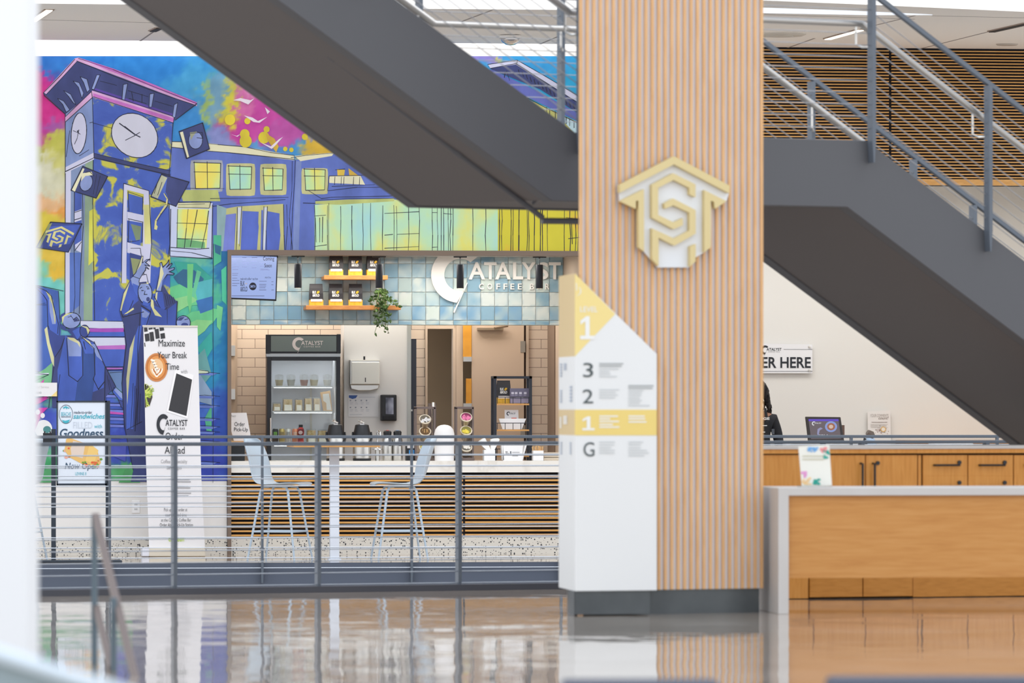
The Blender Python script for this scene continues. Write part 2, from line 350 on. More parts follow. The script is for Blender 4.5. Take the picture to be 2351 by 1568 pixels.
for px, py in ((1050, 350), (760, 129)):
    j0, j1 = PS.uv(px - 6, py - 5, .3), PS.uv(px + 9, py + 7, .3); mb.tube([(j0[0], .3, j0[1]), (j1[0], .3, j1[1])], .026, 10)
s0, s1 = PS.uv(1224, 466, .3), PS.uv(1246, 440, .12); mb.tube([(s0[0], .3, s0[1]), (s1[0], .12, s1[1])], .012, 8)
mb.build('hanging_pipe', mat('pipe', (82, 82, 86), .5), st)
ztop0 = ztop
def guard(v, side, posts, top=1.01, hand=.79):
    g = MB(PS); vv = v; du = FS * max(0, v); ztop = lambda u: ztop0(u - du); UT = [q + du for q in (-6, 0, 2.268, 7.28)]
    pts = [(u, vv, ztop(u) + top) for u in UT]
    for a, b in zip(pts[:-1], pts[1:]):
        g.add([(a[0], vv - .02, a[2] - .017), (b[0], vv - .02, b[2] - .017), (b[0], vv + .02, b[2] - .017), (a[0], vv + .02, a[2] - .017), (a[0], vv - .02, a[2] + .017), (b[0], vv - .02, b[2] + .017), (b[0], vv + .02, b[2] + .017), (a[0], vv + .02, a[2] + .017)],
              [(0, 3, 2, 1), (4, 5, 6, 7), (0, 1, 5, 4), (1, 2, 6, 5), (2, 3, 7, 6), (3, 0, 4, 7)])
    go = g.build('guardrail', RAILM, st)
    for u in posts:
        p = MB(PS); zt_ = ztop(u)
        p.prism([(u - .014, zt_ + top - .02), (u + .014, zt_ + top - .02), (u + .014, zt_ - .0), (u + .004, zt_ - .14), (u - .006, zt_ - .14), (u - .014, zt_ - .0)], vv - .045 if side < 0 else vv - .02, vv + .02 if side < 0 else vv + .045)
        p.build('post', RAILM, go)
        b = MB(PS); iv = vv - side * .09
        b.tube([(u - .06, iv, ztop(u - .06) + hand - .02), (u - .06, iv, ztop(u) + hand - .13), (u - .03, iv + side * .03, ztop(u) + hand - .15), (u, vv, ztop(u) + hand - .15)], .008, 6); b.build('bracket', BRUSH, go)
    h = MB(PS); iv = vv - side * .09
    h.tube([(u, iv, ztop(u) + hand) for u in UT], .024, 12); h.build('handrail', mat('handrail_steel', (172, 168, 163), .3, .8), go, True)
    for k in range(1, 12):
        if abs(.08 * k - hand) < .03: pass
        c = MB(PS); c.tube([(u, vv, ztop(u) + .08 * k) for u in UT], .0035, 5); c.build('cable', mat('stair_cable', (150, 150, 152), .4, .4), go)
near_posts = [-3.6, -2.6, -1.6, PS.u(1327), PS.u(1995), PS.u(2262.5), 4.2, 5.2, 6.2]
far_posts = [PS.u(x, 1.56) for x in (620, 965, 1291, 1617, 1866, 2100)] + [4.2, 5.2]
guard(-.022, -1, near_posts); guard(1.565, 1, far_posts)

# ------------------------------------------------------------------ guard rails round the floor opening
def opening_rail(name, lab, fr, v, x0, x1, px_posts, ztop_, wpost, zfoot, cab0, dcab, ncab):
    u0, u1 = fr.u(x0, v), fr.u(x1, v)
    t = thing(name, lab, 'guard rail', fr, (u0 + u1) / 2, v, 0)
    g = MB(fr); g.box(u0, u1, v - .025, v + .025, ztop_ - .025, ztop_); g.build('top_rail', RAILM, t, bevel=.004)
    for px in px_posts:
        u = fr.u(px, v); p = MB(fr); p.prism([(u - wpost / 2, ztop_ - .02), (u + wpost / 2, ztop_ - .02), (u + wpost / 2, zfoot + .12), (u + wpost / 2 - .004, zfoot), (u - wpost / 2, zfoot)], v - .03, v + .03); p.build('post', RAILM, t)
    for k in range(ncab):
        c = MB(fr); z = cab0 + dcab * k; c.tube([(u0, v, z), (u1, v, z)], .0045, 5); c.build('cable', CABLE, t)
opening_rail('guard_rail', 'cable guard rail on the far edge of the floor opening by the stools', PW, -3.12, -200, 2600, [-95, 252, 602, 945, 1288, 1620, 1954, 2289], 1.075, .019, -.155, -.03, .0853, 13)
opening_rail('guard_rail', 'thicker cable guard rail on the curb of the near edge of the floor opening', PB, .0, -300, 2500, [-260, 69, 400, 730, 1053, 1375, 1660, 1978, 2264], 1.066, .028, .04, .055, .0835, 12)

# ------------------------------------------------------------------ column and its emblem, directory
u0, u1 = PC.u(1333, -.03), PC.u(1755, -.03)
zb = PC.z(1600, 1353, -.03)
t = thing('slatted_column', 'tall square column clad in vertical oak slats with a dark plinth', 'column', PC, (u0 + u1) / 2, .2, 0)
mb = MB(PC); mb.slab([(u0 + .01, 0), (u1 - .01, 0), (u1 + .05, .5), (u0 + .24, .5)], zb, 6.2); mb.build('backing_panel', mat('slat_felt', (212, 206, 206), .4), t)
mb = MB(PC); ns = 29; pw = (u1 - u0) / (ns - .54)
SLATW = wood('slat_oak', (206, 158, 106), (218, 170, 118), (224, 180, 130), (3, 3, .6), .38)
for i in range(ns): mb.box(u0 + i * pw, u0 + i * pw + .46 * pw, -.015, 0, zb, 6.2)
mb.build('slat_cladding', SLATW, t, bevel=.002)
mb = MB(PC); mb.slab([(u0 + .03, -.0), (PC.u(1743), -.0), (PC.u(1743) + .02, .48), (u0 + .26, .48)], 0, zb); mb.build('plinth', noisy('zinc', [(.3, (66, 70, 72)), (.7, (84, 88, 89))], (1, 1, 1), 4, 4, .35), t)
# emblem traced in emblem units
e = lambda pts: [(1350 + x / 4.9, 320 + y / 4.9) for x, y in pts]
em = thing('wall_emblem', 'gold and white angular monogram emblem fixed high on the slatted column', 'emblem', PC, PC.u(1548), -.04, PC.z(1548, 614))
mb = MB(PC); mb.pprism(e([(350, 600), (970, 275), (1585, 610), (1560, 690), (1388, 690), (1388, 800), (1382, 1215), (1300, 1275), (1215, 1325), (1140, 1440), (785, 1440), (700, 1345), (632, 1262), (572, 1210), (566, 790), (540, 690), (355, 690)]), -.042, -.028); mb.build('back_plate', mat('emblem_white', (226, 227, 228), .4), em)
GOLD = mat('emblem_gold', (216, 196, 142), .4)
mb = MB(PC)
for p in ([(355, 515), (970, 190), (1595, 520), (1590, 605), (970, 280), (358, 600)], [(360, 695), (630, 560), (632, 1260), (572, 1215), (568, 690), (540, 690), (538, 780)],
          [(1310, 570), (1560, 695), (1430, 780), (1418, 700), (1382, 690), (1380, 1215), (1310, 1270)],
          [(720, 510), (960, 380), (1210, 505), (1210, 650), (1145, 620), (1143, 545), (965, 455), (790, 545), (790, 850), (965, 935), (1068, 885), (1068, 965), (965, 1010), (722, 880)],
          [(868, 780), (860, 720), (960, 665), (1212, 795), (1212, 1060), (975, 1195), (795, 1105), (795, 1425), (722, 1350), (722, 1000), (970, 1115), (1143, 1025), (1143, 825), (965, 740)],
          [(1150, 1205), (1212, 1175), (1212, 1370), (1150, 1430)]):
    mb.pprism(e(p), -.08, -.042)
mb.build('monogram', GOLD, em)

vS = -.13
t = thing('directory_sign', 'white and yellow floor directory totem with a slanted top against the slatted column', 'directory', PC, PC.u(1410, vS), vS + .05, 0)
YEL = mat('sign_yellow', (240, 216, 142), .5); YELD = mat('sign_gold', (236, 208, 122), .5); SW = mat('sign_white', (231, 230, 227), .5)
mb = MB(PC); mb.sprism([PC.uv(x, y, vS) for x, y in [(1320, 628), (1508, 813), (1508, 1355), (1320, 1357)]], vS, vS + .1, .03); mb.build('front_panel', SW, t)
mb = MB(PC); mb.pprism([(1320, 628), (1412.5, 721), (1320, 818)], vS - .002, vS - .0005); mb.build('level_marker', YEL, t)
mb = MB(PC); mb.pprism([(1320, 940.5), (1508, 940.5), (1508, 999.5), (1320, 999.5)], vS - .002, vS - .0005); mb.build('level_band', YELD, t)
fl = (PC.u(1320, vS), vS); D2 = 36.3; a2 = (1283 - CX) / F; pb_ = Vector((D2 * (fx + a2 * rx), D2 * (fy + a2 * ry))) - PC.O; bk = (pb_.dot(PC.U), pb_.dot(PC.V))
zS = [PC.z(1320, y, vS) for y in (1357, 999.5, 940.5, 818, 628)]
for i, (nm, mm) in enumerate((('side_panel', SW), ('side_band', mat('side_gold_shaded', (216, 188, 134), .5)), ('side_panel', SW), ('side_marker', MATS['side_gold_shaded'] if 'side_gold_shaded' in MATS else YEL))):  # side gold is browner than the front: its shading is put into the colour
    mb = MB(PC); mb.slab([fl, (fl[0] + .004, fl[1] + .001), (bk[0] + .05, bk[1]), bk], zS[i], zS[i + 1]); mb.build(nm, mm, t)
mb = MB(PC); mb.pprism([(1320, 1357), (1492, 1355), (1492, 1409.5), (1320, 1411)], vS + .01, vS + .1); mb.slab([(fl[0] + .002, fl[1] + .012), (fl[0] + .06, fl[1] + .1), (bk[0] + .08, bk[1] - .02), (bk[0] + .05, bk[1] - .02)], 0, zS[0]); mb.build('plinth', MATS['zinc'], t)
mb = MB(PC); v = vS - .004
one = lambda x, y, w_, h_: (mb.seg.append((len(mb.v), len(mb.f))), mb.pprism([(x + w_ * p, y + h_ * q) for p, q in [(0, .84), (.36, .84), (.36, .22), (.02, .36), (.02, .2), (.42, 0), (.66, 0), (.66, .84), (1, .84), (1, 1), (0, 1)]], v, None, 1)); one(1332, 726, 33, 53); mb.text('LEVEL', 1332, 1372, 704, 716, v, 1, .008)
one(1337, 956, 28, 32)
mb.text('3', 1339, 1362, 833, 866, v, 0, -.0); mb.text('2', 1338, 1362, 894, 926, v, 0); mb.text('G', 1340, 1365, 1015, 1048, v, 0)
mb.prism([PC.uv(x, y, v) for x, y in [(1322, 650), (1324, 650), (1325, 666), (1323, 667)]], v, None, 1)
k = [(1335.5 - 12 + 11 * math.cos(R(q)), 668 + 11 * math.sin(R(q))) for q in range(-50, 100, 15)]; mb.pprism(k + [(x - 2.2, y) for x, y in reversed(k)], v, None, 1)
mb.lines(1376, 1432, [833.5, 839], 3.2, v, 2, .1); mb.lines(1376, 1424, [846, 852, 857.5, 863.5], 2.2, v, 3, .6)
mb.lines(1376, 1428, [894, 900, 906, 912], 2.2, v, 3, .5, 3); mb.lines(1443, 1501, [884, 889.5], 3.2, v, 2, .05); mb.lines(1443, 1492, [896, 901.5, 907, 913, 918.5, 924, 930], 2.2, v, 3, .5, 5)
mb.lines(1376, 1424, [954, 960, 966, 973, 979], 3, v, 1, .5, 8); mb.lines(1443, 1486, [954, 960, 967], 3, v, 1, .3, 9)
mb.lines(1376, 1420, [1014, 1020.5, 1027, 1033, 1039], 2.2, v, 3, .4, 11); mb.lines(1443, 1490, [1014, 1020, 1027, 1033, 1039, 1045], 2.2, v, 3, .6, 12)
mb.build_split('lettering', [mat('sign_ink', (84, 92, 92), .7), mat('sign_print_white', (238, 236, 230), .6), mat('sign_print_mid', (176, 178, 176), .7), mat('sign_print_light', (200, 202, 201), .7)], t)
mb = MB(); rn = random.Random(4); sd = (Vector(bk) - Vector(fl)); 
def sp(s_, z, o=.003): p = Vector(fl) + sd * s_; q = Vector((sd.y, -sd.x)).normalized() * -o; p += q; return PC.pt(p.x, p.y, z)
for (ya, yb, s0, s1, m_) in [(833, 866, .78, .9, 0), (833, 850, .5, .68, 0), (895, 926, .78, .9, 0), (886, 925, .15, .3, 0), (958, 985, .8, .92, 1), (955, 975, .45, .7, 1), (1016, 1047, .78, .88, 0), (1016, 1045, .2, .3, 0)]:
    n = 5
    for i in range(n):
        z0_, z1_ = PC.z(1320, ya + (yb - ya) * (i + .7) / n, vS), PC.z(1320, ya + (yb - ya) * i / n, vS)
        mb.add([sp(s0, z0_), sp(s1, z0_), sp(s1, z1_), sp(s0, z1_)], [(0, 1, 2, 3)], m_)
mb.build('side_lettering', [mat('side_print', (176, 184, 196), .7), MATS['sign_print_white']], t, fixn=False)

# ------------------------------------------------------------------ reception desk, cabinet run behind it
t = thing('reception_desk', 'low reception desk with a pale stone waterfall top and oak front', 'desk', PD, PD.u(2100), .38, 0)
DESKQ = noisy('desk_stone', [(.3, (196, 190, 184)), (.7, (206, 201, 196))], (1, 1, 1), 2, 4, .4); zd = PD.z(1800, 1120); uR2 = PD.u(2660)
mb = MB(PD); mb.prism([(0, 0), (PD.u(1811), 0), (PD.u(1811), PD.z(1811, 1138)), (uR2, PD.z(1811, 1138)), (uR2, zd), (0, zd)], 0, .76); mb.build('waterfall_top', DESKQ, t, bevel=.003)
mb = MB(PD); mb.box(PD.u(1811), uR2, .03, .06, PD.z(1811, 1327, .03), PD.z(1811, 1138)); mb.build('front_panel', wood('desk_oak', (188, 126, 62), (198, 138, 72), (204, 146, 82), (.7, 4, 9), .4), t)
s = thing('desk_notice', 'acrylic stand with a floral printed notice standing on the reception desk', 'notice', PD, PD.u(1874, .2), .2, zd)
mb = MB(PD); mb.pprism([(1833, 1025), (1904, 1021), (1910, 1115), (1841, 1117)], .2, .206); mb.build('sheet', mat('cream_paper', (238, 234, 222), .6), s)
mb = MB(PD); mb.pprism([(1839, 1115), (1911, 1114), (1911, 1118), (1839, 1119)], .12, .26); mb.build('foot', glass('acrylic', (238, 240, 240), .1), s)
rn = random.Random(9); BL = []
for (cx_, cy_, sx_, sy_, m_, n_) in [(1868, 1033, 11, 5, 0, 14), (1893, 1032, 8, 4, 1, 9), (1898, 1043, 6, 8, 2, 12), (1846, 1090, 5, 6, 3, 9), (1852, 1105, 10, 7, 4, 14), (1874, 1106, 8, 6, 2, 14)]:
    mb = MB(PD); BL.append((mb, m_))
    for i in range(n_):
        x, y = cx_ + sx_ * rn.uniform(-1, 1), cy_ + sy_ * rn.uniform(-1, 1); r_ = rn.uniform(1.8, 4.0); a0 = rn.uniform(0, 6); 
        mb.pprism([(max(1836, min(1908, x + r_ * (1 + .3 * math.sin(3 * q + a0)) * math.cos(q))), max(1026, min(1113, y + r_ * math.sin(q)))) for q in [k * .7 for k in range(9)]], .2 - .0005 * (i + 1), None, 0)
BM = [mat('bloom_blue', (120, 176, 226), .7), mat('bloom_coral', (238, 150, 150), .7), mat('leaf_teal', (52, 168, 150), .7), mat('bloom_pink', (232, 160, 206), .7), mat('bloom_peach', (246, 208, 150), .7)]
for g, m_ in BL: g.build('floral_print', BM[m_], s, fixn=False)
mb = MB(PD); mb.lines(1842, 1896, [1045.5, 1053], 3, .197, 0, .1); mb.build('print_line', mat('print_sand', (206, 200, 176), .7), s, fixn=False)

t = thing('cabinet_run', 'long oak cabinet run with pale stone top behind the reception desk', 'cabinet', PK, PK.u(2100), .3, 0)
CAB = wood('cabinet_oak', (196, 128, 48), (208, 140, 60), (214, 150, 72), (9, 4, .8), .4); zk0, zk1 = PK.z(1853, 1043), PK.z(1853, 1031)
uL3, uR3 = PK.u(1600), PK.u(2432)
CAVE = mat('cabinet_shadow_gap', (70, 44, 20), .8)
mb = MB(PK); mb.box(uL3, uR3, .02, .6, 0, zk0); mb.build('carcass', CAVE, t)
mb = MB(PK); mb.box(uL3, uR3, -.02, .62, zk0 + .005, zk1); mb.build('apron', CAB, t)
mb = MB(PK); mb.box(uL3, uR3, -.03, .64, zk1, zk1 + .022); mb.build('stone_top', DESKQ, t)
def front(nm, x0, x1, y0, y1, h=None, lock=None):
    mb = MB(PK); a, b = PK.u(x0) + .004, PK.u(x1) - .004; mb.box(a, b, 0, .02, PK.z(x0, y1), PK.z(x0, y0)); d = mb.build(nm, CAB, t, bevel=.001)
    if h:
        hb = MB(PK)
        if h[0] == h[2]: u_ = PK.u(h[0]); za, zc = PK.z(h[0], h[1], -.03), PK.z(h[0], h[3], -.03); hb.tube([(u_, 0, za), (u_, -.035, za), (u_, -.035, zc), (u_, 0, zc)], .008, 8)
        else: ua, ub = PK.u(h[0]), PK.u(h[2]); z_ = PK.z(h[0], h[1], -.03); hb.tube([(ua, 0, z_), (ua, -.03, z_), (ub, -.03, z_), (ub, 0, z_)], .007, 8)
        hb.build('handle', BLACK, d)
    if lock:
        lb = MB(PK); u_, z_ = PK.uv(lock[0], lock[1]); lb.lathe([(.0, .0), (.014, 0), (.014, .012), (.0, .012)], (u_, -.0, z_), 14, 0, 'v'); lb.build('lock', BLACK, d)
ylo = 1326
front('side_panel', 1600, 1868, 1045, 1326)
mb = MB(PK); mb.box(uL3, PK.u(1853) - .004, -.03, .02, .005, PK.z(1853, 1326)); mb.build('kick_panel', MATS['cabinet_oak'], t)
front('door', 1868, 1987, 1045, ylo, (1976, 1064, 1976, 1170)); front('door', 1987, 2107, 1045, ylo, (2004, 1064, 2004, 1170), (2014.5, 1063))
mb = MB(PK); mb.box(PK.u(2109), PK.u(2116), .008, .02, PK.z(2110, ylo), PK.z(2110, 1045)); mb.build('pilaster', CAB, t)
for a, b in ((2118, 2222), (2222, 2327), (2327, 2431)):
    front('drawer', a, b, 1045, 1093, (a + 26, 1068, a + 82, 1068), (a + 84, 1061.5)); front('drawer', a, b, 1093, 1170, (a + 26, 1118, a + 82, 1118), (a + 84, 1108)); front('drawer', a, b, 1170, 1326, (a + 26, 1190, a + 82, 1190))
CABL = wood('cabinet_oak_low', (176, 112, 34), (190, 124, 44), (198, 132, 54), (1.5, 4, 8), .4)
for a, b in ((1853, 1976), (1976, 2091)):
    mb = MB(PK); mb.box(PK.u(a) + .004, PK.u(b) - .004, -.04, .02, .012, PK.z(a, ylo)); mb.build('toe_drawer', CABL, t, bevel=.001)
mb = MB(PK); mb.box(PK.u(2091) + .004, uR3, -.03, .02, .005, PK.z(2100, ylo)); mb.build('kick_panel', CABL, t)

# ------------------------------------------------------------------ things near the camera: pillar, parapet, hand rail, two ottomans
PN = Plane(60, 20.5, 0)
mb = MB(PN); uL4 = PN.u(-420); mb.slab([(uL4, 0), (PN.u(63), 0), (PN.u(70), .35), (uL4, .35)], 0, 6.5); struct(mb.build('wall_pillar', mat('pillar_white', (236, 236, 236), .55)))
PP = Plane(70, 14, 0)
t = thing('parapet', 'pale low sloping parapet cap at the foot of the white pillar', 'parapet', PP, PP.u(190), .1, 0)
mb = MB(PP); za, zb_ = PP.z(-60, 1478), PP.z(520, 1662); ua, ub = PP.u(-60), PP.u(520)
mb.prism([(ua, za), (ub, zb_), (ub, zb_ - .022), (ua, za - .022)], 0, .2); mb.build('cap', mat('cap_pale', (212, 222, 228), .4), t, bevel=.004)
mb = MB(PP); mb.prism([(ua, za - .022), (ub, zb_ - .022), (ub, 0), (ua, 0)], .03, .17); mb.build('infill', mat('infill_grey', (150, 164, 168), .5), t)
PH = Plane(216, 29, 90)      # u runs away from the camera
t = thing('handrail', 'short brown grey metal handrail on two posts sloping down to the floor', 'handrail', PH, 0, 0, 0)
HM = mat('handrail_post', (98, 112, 120), .5); HB = mat('handrail_brown', (120, 104, 96), .5)
def cp(px, py, D):
    a = (px - CX) / F; return Vector((D * (fx + a * rx), D * (fy + a * ry), E + D * (HY - py) / F))
def bar(px0, py0, D0, px1, py1, D1, wd, dp, nm, m_):
    a, b = cp(px0, py0, D0), cp(px1, py1, D1); d = (b - a).normalized(); s_ = Vector((rx, ry, 0)) * wd / 2; n_ = d.cross(Vector((rx, ry, 0))).normalized() * dp / 2
    mb = MB(); mb.add([a - s_ - n_, a + s_ - n_, a + s_ + n_, a - s_ + n_, b - s_ - n_, b + s_ - n_, b + s_ + n_, b - s_ + n_], [(0, 1, 2, 3), (7, 6, 5, 4), (0, 4, 5, 1), (1, 5, 6, 2), (2, 6, 7, 3), (3, 7, 4, 0)]); mb.build(nm, m_, t, bevel=.003)
bar(217, 1180, 29, 217, 932 + E * F / 29, 29, .03, .04, 'post', HM); bar(261, 1372, 28.2, 261, 932 + E * F / 28.2, 28.2, .03, .04, 'post', HM)
bar(220, 1187, 29.0, 314, 1571, 27.6, .036, .05, 'upper_rail', HB); bar(222, 1397, 29, 256, 1538, 28.3, .032, .045, 'lower_rail', HB)
PO = Plane(1475, 20, 0)
DK = mat('charcoal_upholstery', (74, 76, 88), .8)
for (x0, x1, y, lab) in ((1290, 1660, 1573, 'charcoal ottoman in front of the directory totem, mostly below the picture'), (1912, 2460, 1566, 'charcoal ottoman in front of the reception desk, mostly below the picture')):
    a, b = PO.u(x0), PO.u(x1); zt_ = PO.z(x0, y)
    t = thing('ottoman', lab, 'ottoman', PO, (a + b) / 2, .25, 0, 'ottomans near the camera')
    mb = MB(PO); mb.box(a, b, 0, .5, zt_ - .2, zt_); mb.build('cushion', DK, t, bevel=.02)
    for uu in (a + .04, b - .04):
        for v_ in (.04, .46):
            l = MB(PO); l.tube([(uu, v_, 0), (uu, v_, zt_ - .19)], .015, 8); l.build('leg', BLACK, t)
# ------------------------------------------------------------------ mural printed on the wall
mural = thing('mural', 'colourful wall mural of a clock tower and cheering graduates around the coffee bar', 'mural', PW, PW.u(600), 0, PW.z(600, 1108))
BLOBS = [  # x, y, rx, ry, colour : painted sky and foliage
 (330, 150, 200, 50, (38, 138, 224)), (440, 170, 70, 60, (70, 170, 228)), (120, 140, 60, 30, (40, 120, 210)), (430, 300, 50, 60, (60, 150, 225)), (240, 150, 80, 20, (30, 120, 214)),
 (90, 180, 40, 22, (206, 40, 150)), (100, 240, 60, 50, (222, 44, 150)), (90, 300, 40, 40, (200, 60, 160)), (80, 350, 22, 26, (190, 190, 70)), (130, 320, 30, 40, (206, 206, 90)), (120, 290, 25, 25, (176, 90, 180)),
 (110, 400, 60, 50, (224, 224, 196)), (130, 385, 30, 40, (214, 212, 120)), (100, 470, 60, 26, (238, 190, 140)), (130, 480, 40, 16, (240, 166, 76)), (90, 520, 60, 40, (226, 206, 70)), (110, 590, 50, 30, (236, 200, 70)), (130, 620, 20, 30, (240, 196, 60)),
 (85, 610, 30, 40, (150, 214, 170)), (110, 650, 40, 40, (120, 214, 206)), (80, 650, 26, 26, (130, 200, 230)), (130, 700, 20, 40, (120, 210, 200)),
 (500, 220, 40, 60, (120, 170, 200)), (530, 230, 18, 60, (226, 216, 70)), (478, 230, 12, 70, (170, 200, 110)), (560, 230, 30, 50, (222, 110, 180)), (600, 280, 50, 60, (214, 76, 176)), (555, 290, 50, 30, (206, 60, 170)), (640, 310, 50, 40, (200, 90, 180)), (660, 340, 50, 18, (70, 160, 226)), (720, 345, 40, 12, (230, 190, 60)), (530, 270, 22, 30, (228, 216, 60)), (580, 345, 40, 10, (90, 160, 220)), (500, 330, 30, 30, (140, 150, 214)), (575, 200, 30, 30, (228, 150, 200)),
 (1250, 160, 90, 40, (50, 160, 226)), (1300, 200, 60, 60, (40, 176, 230)), (1115, 135, 30, 8, (150, 140, 220)), (1135, 142, 12, 8, (220, 220, 80)), (1240, 270, 30, 20, (110, 210, 200)),
 (430, 620, 40, 40, (60, 170, 190)), (450, 680, 60, 30, (90, 200, 160)), (480, 760, 30, 60, (60, 160, 190)), (505, 620, 18, 60, (40, 120, 180)), (510, 800, 18, 100, (30, 130, 190)), (470, 850, 40, 60, (40, 150, 200)), (440, 600, 40, 20, (110, 196, 170)), (470, 930, 40, 40, (70, 120, 210)), (470, 1040, 60, 60, (50, 70, 180)), (510, 1000, 18, 100, (40, 80, 180)),
 (90, 830, 40, 60, (90, 150, 210)), (90, 880, 40, 30, (110, 190, 140)), (90, 960, 30, 40, (70, 90, 200)), (110, 1080, 60, 30, (70, 170, 110)), (80, 1040, 30, 40, (120, 190, 150)), (260, 960, 30, 60, (80, 110, 214)), (270, 900, 20, 20, (110, 190, 140)), (290, 1080, 40, 30, (90, 180, 110)), (270, 1020, 30, 40, (60, 80, 190)), (400, 1000, 120, 120, (60, 80, 190)), (230, 850, 40, 40, (70, 100, 206))]
def fbm(x, y, s, o=4):
    return sum(noise.noise((x / s * 2 ** k, y / s * 2 ** k, 3.1 * k)) / 2 ** k for k in range(o))
def field(px, py):
    x = px + 26 * fbm(px, py, 60) + 17 * noise.noise((px / 11, py / 9, 5)); y = py + 22 * fbm(px + 500, py, 60) + 15 * noise.noise((px / 9, py / 12, 9))
    tot = 1e-9; c = [0, 0, 0]
    for i, (bx, by, rx_, ry_, col) in enumerate(BLOBS):
        d = ((x - bx) / rx_) ** 2 + ((y - by) / ry_) ** 2
        wv = 1.0 / (.2 + d) ** 3.6 * (1 + .5 * noise.noise((px / 30 + i * 7, py / 30, i)))
        tot += wv; 
        for k in range(3): c[k] += wv * col[k]
    j = 12 * fbm(px, py, 24, 3)
    return tuple(min(255, max(0, v / tot * .92 + j)) for v in c)
def canvas():
    me = bpy.data.meshes.new('painted_ground'); vs = []; fs = []; cols = []; S = 5; idx = {}
    x = list(range(-400, 1346, S)); y = list(range(129, 1109, S)); inv = MWD[mural.name].inverted()
    for b in y:
        for a in x:
            if a > 530 and b > 580: continue
            idx[a, b] = len(vs); u, z = PW.uv(a, min(b, 1108), -.004)
            vs.append(inv @ PW.pt(u, -.004, z)); cols.append(field(a, b))
    for b in y[:-1]:
        for a in x[:-1]:
            k = [(a, b), (a + S, b), (a + S, b + S), (a, b + S)]
            if all(q in idx for q in k): fs.append(tuple(idx[q] for q in reversed(k)))
    me.from_pydata(vs, [], fs); at = me.color_attributes.new('paint', 'FLOAT_COLOR', 'POINT')
    for i, c in enumerate(cols): at.data[i].color = lin(c)
    me.materials.append(vcol('mural_paint', .55)); o = bpy.data.objects.new('painted_ground', me); COL.objects.link(o); o.parent = mural
canvas()
mm = MB(PW); PAL = []; lay = [0]
def pcol(key):
    if isinstance(key, tuple): key = noisy('paint_%02x%02x%02x' % key, [(.32, tuple(v * (.95 if min(key) > 185 else .83) for v in key)), (.5, tuple(v * (.98 if min(key) > 185 else .92) for v in key)), (.68, tuple(min(255, v * .98 + 4) for v in key))], (1, 1, .5), 4.5, 5, .55)
    if key not in PAL: PAL.append(key)
    return PAL.index(key)
def nxt(): lay[0] += 1; return -.0045 - lay[0] * .00002
def pp(s): return [tuple(map(float, q.split(','))) for q in s.split()]
def P(c, s, ol=0):
    pts = pp(s) if isinstance(s, str) else s; mm.pprism(pts, nxt(), None, pcol(c))
    if ol: LN(pts + [pts[0]], ol)
LINE = (34, 38, 62)
rl = random.Random(2)
def LN(s, wd=1.3, c=LINE):
    wd *= 1.25
    pts = pp(s) if isinstance(s, str) else s; v = nxt()
    for (x0, y0), (x1, y1) in zip(pts[:-1], pts[1:]):
        L = math.hypot(x1 - x0, y1 - y0)
        if L < .1: continue
        nx, ny = -(y1 - y0) / L, (x1 - x0) / L; a, b = wd * rl.uniform(.35, .6), wd * rl.uniform(.3, .55); ex, ey = (x1 - x0) / L * .4, (y1 - y0) / L * .4
        mm.pprism([(x0 + nx * a - ex, y0 + ny * a - ey), (x1 + nx * b + ex, y1 + ny * b + ey), (x1 - nx * b + ex, y1 - ny * b + ey), (x0 - nx * a - ex, y0 - ny * a - ey)], v, None, pcol(c))
def EL(c, cx, cy, a, b, rot=0, ol=0, n=28):
    q = R(rot); P(c, [(cx + a * math.cos(t) * math.cos(q) - b * math.sin(t) * math.sin(q), cy + a * math.cos(t) * math.sin(q) + b * math.sin(t) * math.cos(q)) for t in [2 * math.pi * k / n for k in range(n)]], ol)
SPL = noisy('mural_splotch', [(.35, (62, 88, 176)), (.52, (70, 98, 186)), (.55, (150, 160, 110)), (.57, (196, 192, 76)), (.75, (186, 188, 96))], (1, 1, 1), 4.2, 7, .55, dist=.6)
SPL2 = noisy('mural_glow', [(.3, (150, 206, 226)), (.45, (180, 226, 178)), (.58, (226, 222, 110)), (.75, (236, 206, 84))], (1, 1, .6), 2.6, 6, .55)
SPL3 = noisy('mural_mint', [(.3, (160, 214, 224)), (.5, (186, 226, 186)), (.62, (222, 222, 120)), (.8, (236, 204, 90))], (1, 1, .7), 2.0, 5, .55)
SPL4 = noisy('mural_olive', [(.3, (214, 204, 60)), (.55, (206, 198, 58)), (.68, (226, 180, 64)), (.8, (150, 160, 86))], (1, 1, .6), 3.0, 6, .55)
BLU, BLUD, BLUL, LAV = (74, 104, 200), (60, 76, 148), (146, 164, 220), (204, 206, 232)
VIO, NAV, PNK, PNKL, CRM, YGR = (100, 122, 206), (62, 72, 128), (206, 118, 206), (222, 176, 222), (228, 226, 192), (196, 206, 126)
